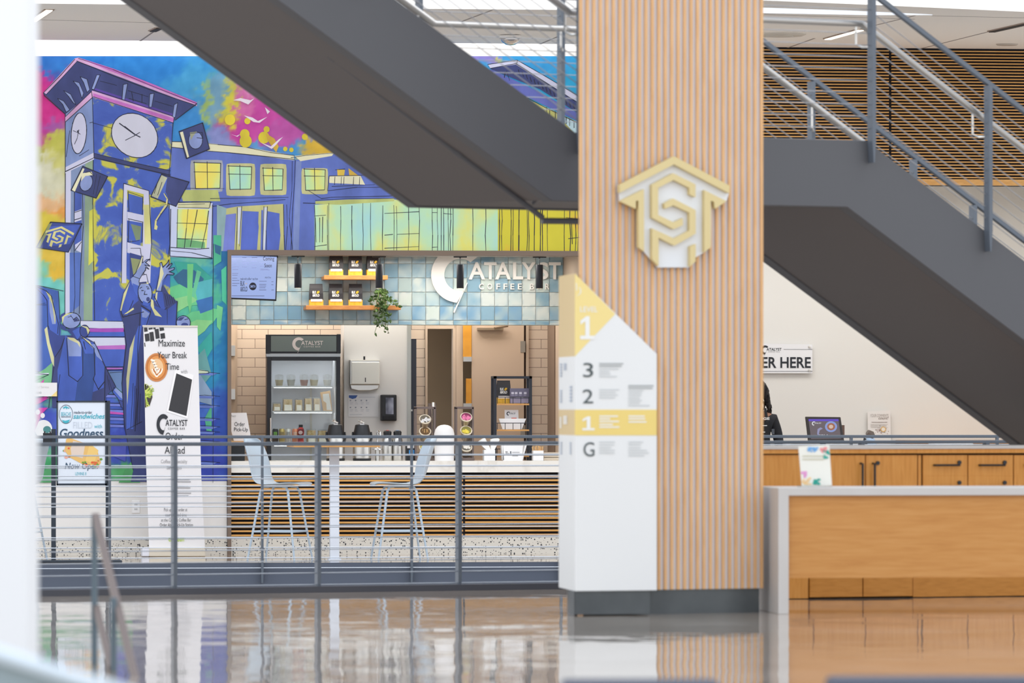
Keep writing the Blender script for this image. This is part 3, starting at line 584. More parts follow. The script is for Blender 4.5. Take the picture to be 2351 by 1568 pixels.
# academic building beyond the tower
P(VIO, '392,334 480,340 560,350 676,368 770,352 900,372 1000,400 1335,470 1335,577 488,577 488,560 392,560')
P((120, 150, 170), '500,576 500,480 530,478 530,576'); 
P(CRM, '394,325 480,329 560,337 675,357 675,368 560,354 480,347 394,338'); LN('394,325 440,326 500,332 560,337 620,350 676,357', 1.2); LN('394,338 480,347 520,350 560,354 676,366', 1.4); P(CRM, '676,358 768,350 762,358 690,370'); LN('668,362 700,357 770,351', 1.3)
LN('678,368 676,420 672,480 668,575', 1.3); LN('671,370 670,440 664,500 672,575', 1.2); LN('658,470 660,520 656,575', 1)
P((126, 146, 206), '680,370 692,370 686,576 672,576')
for hx0, hy0, hx1, hy1 in ((437, 367, 512, 441), (519, 375, 586, 450), (597, 376, 658, 448), (692, 386, 753, 446)):
    k = []
    for q in range(24): t = 2 * math.pi * q / 24; k.append(((hx0 + hx1) / 2 + (hx1 - hx0) / 2 * max(-1, min(1, 1.35 * math.cos(t))), (hy0 + hy1) / 2 + (hy1 - hy0) / 2 * max(-1, min(1, 1.35 * math.sin(t)))))
    P((172, 178, 190) if hx0 < 500 else (206, 206, 150), k)
for x0, y0, x1, y1 in ((446, 373, 505, 432), (525, 381, 576, 434), (604, 386, 648, 436), (699, 388, 745, 436)):
    P(SPL2, [(x0, y0), (x1, y0 + 2), (x1 + 1, y1), (x0 + 2, y1 + 1)]); LN([(x0 - 2, y0), (x1 + 2, y0 + 2), (x1, y1), (x0 + 3, y1 + 1), (x0, y0 - 2)], 1.3); LN([((x0 + x1) / 2, y0 - 2), ((x0 + x1) / 2 + 1, y1 + 2)], 1.2); LN([(x0 - 1, (y0 + y1) / 2 - 8), (x1, (y0 + y1) / 2 - 7)], 1.2)
LN('412,432 515,433', 1); P(YGR, '412,436 500,436 506,462 420,462')
P(CRM, '755,404 828,404 838,424 756,420'); P((240, 206, 84), '774,388 792,390 790,404 775,404'); P((240, 200, 80), '800,386 824,404 802,404'); LN('757,404 850,402', 1.3); LN('752,438 820,430 880,430', 1.2); LN('756,404 752,438', 1.2); LN('770,390 792,388', 1.2)
for x in (769, 784, 790, 812, 826): LN([(x, 406), (x - 1, 424)], 1.2)
LN('706,436 738,456 760,453 900,450', 1.3); LN('762,428 860,424', 1.2)
LN('483,456 560,455 662,453', 1); LN('487,474 530,468 590,464 655,458', 1.2)
P((206, 206, 140), '500,486 512,480 545,474 650,468 652,576 640,576 642,490 600,482 598,576 590,576 594,486 556,484 552,576 538,576 542,490 512,494')
P((92, 116, 212), '560,486 590,486 594,520 590,576 554,576 556,520'); P((92, 116, 212), '616,486 640,490 644,540 640,576 610,576'); P((126, 140, 226), '512,494 540,490 538,576 512,576')
P((206, 214, 226), '546,476 556,476 550,560 546,560'); P((206, 214, 226), '604,476 614,476 608,576 604,576')
for l in ('545,476 544,530 542,575', '555,474 552,520 550,565', '606,474 604,540 603,575', '614,474 611,530 612,575', '651,470 652,540 654,575'): LN(l, 1.2)
P((156, 190, 196), '498,470 520,478 512,576 498,576')
P(SPL3, '722,470 810,466 905,458 1144,466 1144,577 722,577'); P(SPL4, '1143,466 1335,466 1335,577 1143,577')
LN('696,466 760,468 830,462 905,457', 1.4); LN('724,460 800,456 905,456', 1.2); P(YGR, '724,462 800,458 905,456 905,462 780,470 724,468')
for x, w_ in ((722, 1.3), (752, 1.2), (755, 1), (782, 1.2), (808, 1.4), (833, 1.2), (851, 1.1), (879, 1.3), (904, 1), (910, 1), (938, 1.3), (962, 1.2), (992, 1.2), (1004, 1), (1013, 1.2), (1018, 1.2), (1029, 1), (1034, 1.3), (1040, 1.3), (1085, 1.2), (1115, 1.3), (1147, 1.6), (1152, 1.2), (1173, 1.4), (1178, 1.2), (1192, 1.9), (1210, 1.4), (1214, 1.2), (1226, 1.5), (1241, 1.6), (1246, 1.6), (1257, 1.2), (1296, 1.3), (1309, 1.6), (1321, 1.2), (1326, 1.2)):
    LN([(x, 470 + rl.uniform(-4, 4)), (x + rl.uniform(-1.5, 1.5), 505), (x + rl.uniform(-1.5, 1.5), 540), (x + rl.uniform(-1, 1), 576)], w_)
for l in ('883,490 962,486', '883,540 902,538', '912,538 962,536', '883,570 962,566', '722,496 748,494', '724,500 726,556', '734,500 734,556', '741,498 740,556', '722,566 750,562', '992,488 1004,488', '992,568 1004,567', '1018,490 1038,492', '1300,500 1332,504', '1305,548 1330,545', '1312,510 1314,560', '1322,506 1322,560'): LN(l, 1.2)
# part of the building roof seen above the landing
P(LAV, '1120,148 1187,138 1330,222 1330,236 1184,150 1126,157'); P(NAV, '1126,157 1184,148 1330,238 1330,262 1240,205 1130,160'); P((106, 116, 200), '1130,160 1240,212 1330,262 1330,280 1180,208 1120,160'); P((206, 206, 120), '1200,228 1232,236 1330,282 1330,330 1240,300'); P((190, 220, 230), '1280,262 1330,284 1330,320')
LN('1120,148 1187,138 1250,174 1330,222', 1.6); LN('1126,157 1184,146 1330,238', 1.4); LN('1188,138 1186,148', 1.4); LN('1180,208 1250,246 1330,284', 1.6)
for k in range(15): LN([(1190 + k * 9, 160 + k * 5.6), (1193 + k * 9, 170 + k * 5.8)], 1.6)
LN('1160,165 1158,178', 1.5); LN('1163,163 1170,185', 1.2)
for x in (1255, 1262, 1275, 1300, 1308, 1318): LN([(x, 246 + (x - 1255) * .5), (x, 262 + (x - 1255) * .5)], 1.3)
# yellow splashes and gulls in the sky
for x, y, r_ in ((562, 308, 11), (564, 324, 14), (606, 316, 13), (612, 297, 7), (655, 342, 5), (669, 344, 5), (700, 314, 7), (528, 275, 12), (568, 278, 7)): EL((236, 216, 60) if r_ > 4 else (150, 210, 200), x, y, r_, r_ * 1.05)
P((232, 190, 70), '610,306 630,318 640,336 634,350 624,336 614,322')
WG = (236, 226, 240)
for s in ('535,230 552,225 575,230 584,226 570,240 552,232', '560,265 580,270 592,278 614,268 596,282 582,280', '598,327 622,336 640,320 650,314 636,330 624,342', '530,308 543,312 552,308 545,314', '608,246 620,256 614,262'): P(WG, s)
# leaves and foliage behind the graduates
MNT, TEA, TED = (112, 214, 150), (60, 176, 160), (52, 110, 150)
for c, s in ((MNT, '388,660 420,650 450,664 470,690 452,700 420,704 390,690'), ((150, 222, 150), '386,690 440,676 452,690 400,720 388,712'), (TEA, '400,600 450,604 488,640 486,660 450,640 412,640'), (TED, '398,636 420,618 446,620 468,640 462,660 430,662 408,650'), ((90, 190, 200), '444,650 488,640 486,700 456,700'), (MNT, '408,740 440,716 490,708 510,712 488,742 440,770 412,800'), ((150, 226, 150), '412,752 452,734 488,736 470,760 430,790'), ((120, 214, 140), '430,606 444,606 440,700 436,720 430,690'), ((60, 120, 190), '450,690 488,680 488,710 460,720'), ((110, 206, 160), '452,620 462,624 446,684 440,680'), ((80, 190, 150), '490,540 508,540 508,600 490,612'), (TED, '492,560 508,566 506,586 494,580'), ((80, 200, 160), '508,620 520,610 520,700 510,690'), ((120, 214, 150), '498,700 512,706 506,760 498,750'), ((60, 180, 170), '452,800 486,760 488,800 470,830'), ((110, 170, 170), '440,830 470,800 486,860 470,880'), ((90, 190, 150), '470,960 486,930 486,990 474,990')):
    P(c, s)
P((150, 176, 206), '440,830 486,900 486,930 450,920')
for y in (855, 908, 930, 960, 978, 990, 1012, 1060): P((110, 134, 214), [(452, y), (488 + rl.uniform(0, 16), y + 2), (488, y + 7), (452, y + 6)]); LN([(452, y), (470, y - 1), (505, y + 2)], 1)
LN('490,560 489,700 490,900 489,1108', 1)
P((206, 220, 190), '452,848 470,850 480,854 470,858 452,858'); LN('452,849 478,852 480,857 452,858', 1.2)
# clock tower
P((130, 150, 190), '150,390 215,362 215,738 150,742'); P(SPL, '213,362 392,398 390,738 213,738'); P(LAV, '150,396 163,392 160,740 150,742'); P((150, 176, 150), '196,372 214,366 212,738 192,738')
P((74, 100, 190), '171,440 188,436 187,560 171,566'); P(LAV, '171,486 187,480 187,505 171,510'); P(LAV, '172,562 188,552 186,580 174,574'); P((90, 120, 200), '160,580 186,580 184,700 160,720')
for l in ('150,394 150,500 149,740', '171,440 170,560 172,680 168,740', '189,434 191,520 186,600 182,720', '214,366 213,470 215,600 217,735', '171,488 188,482', '171,505 187,500', '172,575 187,555', '389,400 388,470 390,560 386,590'): LN(l, 1.4)
P((226, 226, 90), '205,485 213,480 213,600 203,610')
P((134, 156, 210), '150,262 212,214 216,362 150,394'); P(SPL, '212,218 398,270 391,400 216,360'); P(LAV, '150,384 216,350 216,366 150,398'); P(NAV, '216,352 390,392 391,404 216,364')
LN('150,262 150,394 216,362 212,216', 1.5); LN('216,352 300,372 391,392', 1.3); LN('216,362 391,402', 1.6); LN('398,270 394,330 388,404', 1.5); LN('213,282 256,294', 1.2); LN('206,282 214,280', 1.2); LN('152,360 160,300', 1); LN('182,358 204,344', 1)
P(NAV, '100,215 172,140 452,240 400,276 212,212 150,262'); P((92, 70, 170), '212,200 400,262 400,270 212,214')
P(PNKL, '172,134 180,132 452,235 452,244 178,140 106,216 100,212'); P(PNK, '180,132 262,158 356,195 452,235 452,240 330,192 240,158'); LN('180,134 260,160 360,202 452,238', 1.3); LN('176,140 260,174 360,212 450,242', 1.5); LN('172,136 140,172 100,213 102,220 150,262', 1.6); LN('176,142 106,218', 1.2); LN('452,238 402,276', 1.5)
P(PNKL, '150,268 212,208 212,224 150,281'); P(PNKL, '212,208 400,268 398,282 212,223'); P(PNK, '214,214 400,272 398,280 214,221'); LN('150,268 210,210 212,224 150,280', 1.3); LN('212,206 400,268 398,282 214,222', 1.3)
for s in ('222,172 230,172 216,206 210,204', '283,194 293,192 286,230 280,228', '344,216 354,214 348,246 342,246', '400,240 408,236 402,270 396,268', '168,186 182,190 192,214 188,226 180,200', '184,176 200,182 206,206 200,212 192,190', '146,208 162,216 174,240 168,236 158,222', '132,226 146,232 160,252 152,258 144,240'): P(BLUL, s, 1.2)
LN('230,186 268,196', 1); LN('294,208 340,222', 1); LN('296,226 336,238', 1.2); LN('356,232 396,244', 1); LN('302,210 306,232', 1.4); LN('326,216 326,236', 1.4)
EL(LAV, 181, 306, 17.5, 47, 4, 1.5); LN('168,300 180,305 184,308', 1.5); LN('181,298 177,318 171,331', 1.3); LN('178,300 180,306', 2)
EL((206, 208, 226), 309, 311, 56, 48, 38, 1.6); LN('274,283 308,308 322,315', 1.8); LN('288,322 308,312 321,304', 1.8); LN('286,290 312,310', 1.6)
P(LAV, '284,421 342,438 348,560 345,650 326,650 330,446 292,436 290,650 279,650'); P((228, 226, 150), '330,470 346,470 346,560 332,560'); P(LAV, '292,486 330,494 328,512 292,506'); P(LAV, '292,556 330,566 326,590 292,580')
P(BLU, '294,444 328,454 327,492 294,486'); P(BLU, '294,508 328,514 327,556 296,550'); P(BLUD, '298,580 326,588 322,640 298,640'); P((130, 150, 120), '300,514 324,520 322,550 312,552'); P((160, 170, 120), '300,592 322,596 318,630 306,630')
LN('284,421 342,438 348,560 344,600', 1.5); LN('284,421 280,540 279,650', 1.4); LN('294,440 328,452 327,492', 1.2); LN('294,440 296,486', 1.4); LN('294,502 328,510 326,556', 1.3); LN('296,504 294,556 320,552', 1.3); LN('300,570 322,570 332,640', 1.2)
P((196, 206, 236), '390,466 488,466 488,592 390,590'); P(SPL2, '407,480 480,480 474,570 405,568'); P((120, 190, 130), '408,546 470,556 470,570 405,568'); LN('392,480 390,588 486,594 488,470', 1.4); LN('408,480 406,568', 1.3); LN('432,480 428,524 423,570', 1.3); LN('453,482 446,520 437,566', 1.4); LN('479,484 474,520 463,570', 1.4); LN('405,512 478,514', 1.3); LN('406,548 474,550', 1.3); LN('392,568 450,572 480,570', 1.4); LN('392,576 440,580 486,592', 1.3)
P((226, 226, 180), '408,466 482,464 486,478 408,478'); LN('406,464 440,464 484,464 480,478 408,476', 1.4); LN('410,470 470,468', 1)
# thrown mortarboards
def board(s, dots, rot=0): P(NAV, s, 1.8); EL(BLUL, *dots, rot, 1.3)
board('411,302 465,282 481,342 428,364', (449, 322, 16, 20)); P(CRM, '413,304 420,302 434,360 430,362'); P((170, 176, 150), '436,304 452,302 444,312 438,322'); LN('437,306 464,304 466,318 452,316', 1.3)
board('163,437 190,382 247,405 221,455', (198, 420, 14, 19), 20); P(CRM, '165,436 190,386 194,388 172,440'); P(CRM, '188,398 210,394 214,402 196,404 186,416'); LN('196,396 206,394 216,404', 1.4); LN('222,400 214,446', 1); LN('230,404 220,450', 1)
P(NAV, '371,400 434,418 404,474 346,452', 1.8); P((196, 200, 170), '371,402 384,408 362,456 348,450'); P((76, 106, 200), '384,408 380,440 392,468 362,456'); LN('362,418 354,444', 1.2); LN('372,418 362,448', 1.2)
LN('377,444 384,456 382,470 368,490 358,506 356,524', 3, (228, 222, 150)); LN('378,444 387,458 384,474 370,492 361,508', 1); P((228, 222, 150), '356,512 362,520 360,528 354,526')
P(BLUD, '83,568 116,510 188,514 157,579', 1.8); P((74, 100, 196), '112,520 184,516 160,560 110,566'); P((150, 160, 110), '112,514 120,512 92,568 86,568')
eb = lambda pts: [(109 + (x - 350) * .0524 + (y - 190) * -.012, 517 + (y - 190) * .040 + (x - 350) * .004) for x, y in pts]
for p in ([(355, 515), (970, 190), (1595, 520), (1590, 650), (970, 310), (358, 640)], [(380, 740), (630, 620), (612, 1180), (520, 1130), (520, 760)], [(1310, 640), (1560, 770), (1400, 790), (1400, 1150), (1310, 1200)],
          [(700, 520), (960, 400), (1210, 520), (1210, 650), (965, 500), (810, 570), (810, 810), (1000, 900), (965, 1010), (700, 880)], [(870, 760), (970, 690), (1212, 800), (1212, 1060), (975, 1195), (810, 1120), (810, 1400), (690, 1330), (690, 1000), (970, 1090), (1110, 1000), (1110, 840)], [(1110, 1220), (1212, 1180), (1212, 1340), (1110, 1400)]): P((228, 222, 150), eb(p))
# steps and ground behind the graduates
P((206, 210, 232), '184,736 290,738 288,756 186,752'); P((176, 84, 196), '205,754 284,753 284,763 205,762'); P(BLU, '186,763 286,762 286,774 190,774'); LN('180,736 290,738', 1.3); LN('184,773 286,773', 1.3); P((206, 210, 232), '190,775 286,775 288,794 215,794'); P((196, 116, 206), '222,794 290,792 290,802 226,802'); P(BLU, '226,802 288,802 284,842 240,842'); LN('240,842 284,842', 1.3); P((190, 120, 206), '242,844 282,844 281,848 244,848'); P((110, 140, 190), '246,852 280,852 280,900 256,880'); LN('246,850 280,848', 1.2); LN('252,856 280,854', 1.2)
for y in (906, 926, 940, 958, 974, 1000, 1030): P((120, 134, 220), [(240, y), (284, y + 2), (284, y + 7), (240, y + 6)]); LN([(240, y - 1), (284, y)], 1.2)
P((206, 90, 190), '250,944 284,948 284,952 250,950'); P((90, 176, 110), '272,1108 300,1060 322,1108'); P((86, 170, 110), '80,1108 120,1060 126,1108'); P((80, 90, 190), '246,1010 290,1020 288,1060 246,1040')
# graduates
P((206, 212, 232), '66,655 82,655 82,800 66,800'); P((70, 104, 186), '82,655 134,668 140,760 130,852 78,852 80,760'); LN('66,652 100,658 146,668', 1.3); LN('82,656 82,760 78,852 96,856', 1.4); LN('134,668 138,740 136,770', 1.5); LN('66,680 84,678', 1); LN('70,700 106,700', 1); LN('64,702 104,696', 1)
P((120, 190, 140), '104,846 122,830 118,880 76,890 66,870'); P((206, 212, 226), '66,858 112,856 112,860 66,864'); LN('66,857 112,860 78,876', 1.2)
EL((238, 240, 240), 100, 985, 20, 21); EL((84, 150, 150), 108, 986, 9, 8); P((216, 60, 176), '66,960 90,936 110,936 96,950 80,990 66,1000'); 
for x, y in ((74, 935), (87, 946), (70, 952), (98, 954), (77, 966), (70, 991)): EL((238, 234, 240), x, y, 5, 6)
for s in ('66,926 84,914 106,910 120,904 98,920 76,930', '86,884 102,870 98,884 80,892', '66,936 90,920 116,912 90,926'): P((222, 70, 180), s)
P(NAV, '122,818 146,770 190,770 217,786 241,842 244,936 120,936 118,880')
P(BLU, '84,660 100,664 116,682 124,706 134,744 134,770 124,776 114,756 108,700 96,684'); P(BLUL, '112,686 120,686 128,720 128,744 120,744 114,716'); P((206, 206, 150), '104,666 116,676 122,690 128,736 126,744 120,700 112,682'); LN('80,658 100,678 108,690 110,748 118,772', 1.5); LN('84,658 106,668 118,680 124,706 134,744 132,766', 1.5)
P(BLUD, '110,754 134,770 150,770 138,800 124,822 112,790'); P((218, 218, 170), '102,756 108,750 114,786 124,820 124,842 118,830 108,790'); P(BLU, '132,850 150,770 180,790 190,782 214,786 240,842 238,890 214,900 190,880 180,936 134,936')
EL(BLUL, 164, 736, 21, 18, -14, 1.6); P(BLUD, '138,742 146,728 150,716 140,722 136,740 142,756 154,760 150,750'); P((222, 222, 160), '142,728 152,720 168,718 160,721 148,727 143,744'); P(BLUD, '152,756 176,752 184,750 190,774 184,782 172,776'); P(BLU, '166,760 182,752 186,766 178,780'); EL(BLUD, 194, 760, 11, 14, 0, 1.2); P((222, 220, 160), '186,748 200,750 206,758 202,768 198,754'); 
LN('156,728 164,726', 1.2); LN('168,734 176,728 182,736 170,738', 1.5); P(NAV, '168,735 176,730 180,736 172,738'); LN('162,724 168,732', 1)
P(BLUL, '154,776 164,778 180,782 187,790 186,818 158,818'); P((226, 222, 170), '154,774 170,776 183,786 184,798 178,788 160,780'); P(BLU, '158,818 186,818 190,862 178,876 160,862'); P((54, 84, 156), '186,784 216,800 220,812 216,880 208,936 170,936 178,876 190,862'); P(BLU, '182,780 200,776 216,800 214,812 196,812'); P(BLUL, '210,790 220,790 236,830 222,818'); P((226, 222, 170), '186,772 206,784 214,800 204,790'); LN('153,776 158,862 178,876 190,862 190,800 182,778 176,780', 1.6); LN('188,774 216,800 218,860 214,870 226,894 240,876', 1.6); LN('216,784 242,842 240,920', 1.6); LN('148,776 140,800 126,820', 1.4); LN('192,784 196,802', 1.6); LN('124,842 118,882 112,936', 1.5); LN('138,860 132,900 130,936', 1.4)
P(NAV, '242,844 262,880 266,890 252,900 242,912'); P(BLU, '262,890 284,906 288,930 278,928 270,914 258,900', 1.3); P(BLUL, '266,890 284,906 286,920 276,912 262,896'); P(BLUD, '272,918 286,922 286,940 278,934', 1.2); LN('242,842 262,880 266,888', 1.5); LN('246,862 252,896', 1); LN('250,872 258,898', 1)
P(NAV, '274,714 283,672 300,640 320,642 318,680 326,700 345,712 357,684 372,650 398,692 407,690 406,748 402,1106 300,1106 306,1080 288,985 279,880 288,791 284,746')
P((66, 92, 186), '276,712 286,672 300,644 312,668 318,690 306,700 292,724 282,722'); P((222, 220, 160), '276,712 284,674 298,648 292,668 282,700 278,716'); P(BLUL, '300,640 312,630 321,640 318,664 310,664 303,652'); P(BLU, '304,650 318,656 316,682 308,668')
EL(BLUL, 333, 672, 16, 25, -6, 1.5); P((222, 220, 170), '318,646 336,645 342,652 320,652'); P(NAV, '319,647 336,646 337,651 319,652'); P(LAV, '322,630 336,630 340,646 320,648'); LN('319,648 322,632 336,630 340,648', 1.2)
EL(NAV, 340, 687, 4.2, 5.2, 0); LN('321,662 326,659', 1.4); LN('336,658 342,660', 1.4); LN('325,667 330,667', 1.8); LN('338,663 343,663', 1.8); LN('333,668 331,676 338,676', 1.4); P(BLU, '328,690 340,696 346,694 340,704 328,700')
P(BLUL, '305,634 312,626 318,610 324,594 328,588 327,604 336,596 344,595 334,602 344,611 332,608 342,618 334,614 334,620 328,628 321,640', 1.4); P((226, 224, 180), '318,612 326,588 328,590 324,608 314,622')
P(BLUL, '367,604 371,602 374,614 384,604 388,596 388,606 382,614 394,604 395,606 386,618 400,614 400,618 388,624 400,628 398,631 384,630 374,644 370,670 358,668 364,640 369,620', 1.4); P((226, 224, 180), '369,608 373,616 376,628 366,656 360,668 366,634'); P(BLU, '374,644 386,630 378,642 371,660')
P((66, 92, 186), '358,668 372,668 378,690 380,708 372,714 354,690'); P((222, 220, 160), '356,690 358,672 362,670 360,690'); LN('358,668 372,669', 1.4); LN('354,680 366,704 374,714 384,706', 1.5); P(NAV, '374,674 390,676 404,690 386,704 378,706'); 
for k in range(5): LN([(378 + k * 5, 674 + k * 2), (384 + k * 4.5, 702 - k * 1.5)], 1)
P((62, 86, 170), '350,700 382,712 406,694 404,748 340,750'); P((222, 220, 160), '347,686 352,690 354,708 372,728 356,724 346,702'); P(BLU, '324,704 346,718 340,748 324,748'); P(BLUL, '326,708 344,720 336,730 326,728'); LN('324,702 346,716 336,748', 1.5); LN('407,692 404,748', 1.6); LN('384,710 384,744', 1); LN('278,714 282,728 330,716', 1.4); LN('284,722 296,714 306,690', 1.3); P((222, 220, 160), '284,722 306,706 308,710 292,720')
P(BLU, '290,880 300,800 318,748 326,748 316,820 312,880 306,985 290,985'); P((206, 206, 160), '290,870 298,800 310,768 306,800 298,860 292,930'); LN('284,746 290,790 280,880 286,980 306,1080', 1.6); LN('322,720 316,800 318,900 310,990', 1.4); LN('292,986 318,972 326,968', 1.2)
for k in range(5): LN([(306 + k * 4, 880 + k * 6), (300 + k * 5, 985 - k * 3)], 1)
EL(BLUL, 421, 741, 16, 16, 20, 1.4); P(NAV, '406,736 414,728 424,728 416,736'); LN('424,734 432,732', 1.2); EL(BLUD, 424, 746, 8, 5)
mm.build('figures', [m_ if not isinstance(m_, tuple) else m_ for m_ in PAL], mural, fixn=False)
P = EL = LN = None
# ------------------------------------------------------------------ coffee bar shell
def mpp(v): return PW.u(1001, v) - PW.u(1000, v)
def rev(mb, cx, v, prof, m=0, n=20, zoff=0):
    k = mpp(v); mb.lathe([(r * k, PW.z(cx, y, v) + zoff) for r, y in prof], (PW.u(cx, v), v, 0), n, m); return mb
BEIGE = mat('beige_frame', (196, 176, 156), .6); FRB = mat('bronze_frame', (122, 106, 94), .45)
def brick():
    m = mat('beige_tile', (188, 166, 147), .35); n = m.node_tree; b = n.nodes['Principled BSDF']
    t = n.nodes.new('ShaderNodeTexCoord'); mp = n.nodes.new('ShaderNodeMapping'); mp.inputs['Rotation'].default_value = (R(90), 0, 0)
    k = n.nodes.new('ShaderNodeTexBrick'); k.inputs['Color1'].default_value = lin((214, 196, 178)); k.inputs['Color2'].default_value = lin((208, 189, 171)); k.inputs['Mortar'].default_value = lin((110, 94, 82))
    k.inputs['Scale'].default_value = 1; k.inputs['Mortar Size'].default_value = .0022; k.inputs['Brick Width'].default_value = .245; k.inputs['Row Height'].default_value = .0885; k.inputs['Mortar Smooth'].default_value = 0
    n.links.new(t.outputs['Object'], mp.inputs[0]); n.links.new(mp.outputs[0], k.inputs['Vector']); n.links.new(k.outputs['Color'], b.inputs['Base Color']); return m
TILE = brick()
ul, ur = u521, u1345
mb = MB(PW); mb.box(ul - .1, ur + .1, .2, 3.3, 2.69, 2.76); struct(mb.build('ceiling_bar', WHITE))
mb = MB(PW); mb.box(ul - .1, ul, .2, 2.7, 0, 2.69); struct(mb.build('wall_left', BEIGE))
mb = MB(PW); mb.box(ur, ur + .1, .2, 3.3, 0, 2.69); struct(mb.build('wall_right', BEIGE))
VB = 2.6
d1a, d1b, d2a, d2b = PW.u(981, VB), PW.u(1042, VB), PW.u(1062, VB), PW.u(1212, VB); zd1, zd2 = PW.z(1000, 755, VB), 2.12
mb = MB(PW); mb.box(ul - .1, d1a - .0, VB, VB + .12, 0, 2.69); mb.box(d1a, d1b, VB, VB + .12, zd1 + .05, 2.69); mb.box(d1b, d2a, VB, VB + .12, 0, 2.69); mb.box(d2a, d2b, VB, VB + .12, zd2 + .05, 2.69); mb.box(d2b, PW.u(1257, VB), VB, VB + .12, 0, 2.69)
struct(mb.build('wall_bar_back', TILE))
mb = MB(PW); mb.box(PW.u(1257, VB), ur, VB - .5, VB, 0, 2.69); struct(mb.build('wall_pier', mat('brown_wall', (128, 108, 94), .6)))
mb = MB(PW); mb.box(d1a - .05, d2b + .3, 3.2, 3.3, 0, 2.69); struct(mb.build('wall_store_room', mat('store_wall', (150, 136, 116), .7)))
mb = MB(PW); mb.box(ul, PW.u(545, VB - .05), VB - .05, VB, 0, 2.1); mb.box(ul, PW.u(541, VB - .08), VB - .08, VB - .05, 0, 2.07); o = struct(mb.build('door_1', BEIGE))
for y in (805, 905): mb = MB(PW); mb.pbox(531, 540, y - 12, y + 12, VB - .1, VB - .08); mb.build('hinge', BRUSH, o)
mb = MB(PW); mb.box(d1b - .01, d1b + .02, VB - .02, VB + .1, 0, zd1); mb.box(d1b + .02, d2a, VB - .03, VB, 0, 2.3); mb.box(d1a - .02, d1b, VB - .02, VB, zd1, zd1 + .06); mb.box(d1a - .02, d1a, VB - .02, VB + .05, 0, zd1); struct(mb.build('door_2', BEIGE))
mb = MB(PW); mb.pbox(1083, 1203, 700, 1070, VB - .06, VB - .02); o = struct(mb.build('door_3', mat('beige_door', (190, 168, 148), .5)))
mb = MB(PW); mb.pbox(1097, 1156, 752.5, 758, VB - .12, VB - .06); mb.tube([(PW.u(1135, VB - .13), VB - .13, PW.z(1135, 753, VB - .13)), (PW.u(1166, VB - .1), VB - .1, PW.z(1166, 748, VB - .1))], .012, 6); mb.build('door_closer', mat('closer_metal', (150, 132, 112), .35, .6), o)
for y in (795, 988): mb = MB(PW); mb.pbox(1195, 1206, y - 12, y + 14, VB - .065, VB - .06); mb.build('hinge', mat('hinge_steel', (150, 144, 136), .4, .5), o)
mb = MB(PW); mb.pbox(1203.5, 1207.5, 700, 1070, VB - .03, VB - .01); mb.build('frame_gap', mat('gap_brown', (52, 32, 24), .8), o)
mb = MB(PW); mb.pbox(1207.5, 1214, 700, 1070, VB - .04, VB); mb.build('door_frame', BEIGE, o)
AMB = noisy('amber_plastic', [(.3, (196, 134, 40)), (.7, (222, 160, 62))], (1, 1, 1), 6, 3, .3)
for y0, y1, lab in ((690, 819, 'amber panel behind the door gap ending in a steel foot above the condiment stands'), (869, 926, 'short amber panel low behind the door gap above the pink packet cup')):
    t = thing('amber_panel', lab, 'panel', PW, PW.u(1074, VB - .06), VB - .05, PW.z(1074, y1 + 8, VB - .06))
    mb = MB(PW); mb.pbox(1063 if y0 < 800 else 1070, 1082.5, y0, y1, VB - .07, VB - .05); mb.build('plastic', AMB, t)
    mb = MB(PW); mb.pbox(1064, 1083, y1, y1 + 11, VB - .08, VB - .05); mb.build('steel_foot', BRUSH, t)
# frame of the opening
mb = MB(PW); mb.box(PW.u(522), PW.u(530.5), -.03, .2, 0, zt + .0); mb.box(PW.u(530.5), ur, -.03, .2, PW.z(900, 586.5), zt); struct(mb.build('trim_5', FRB))
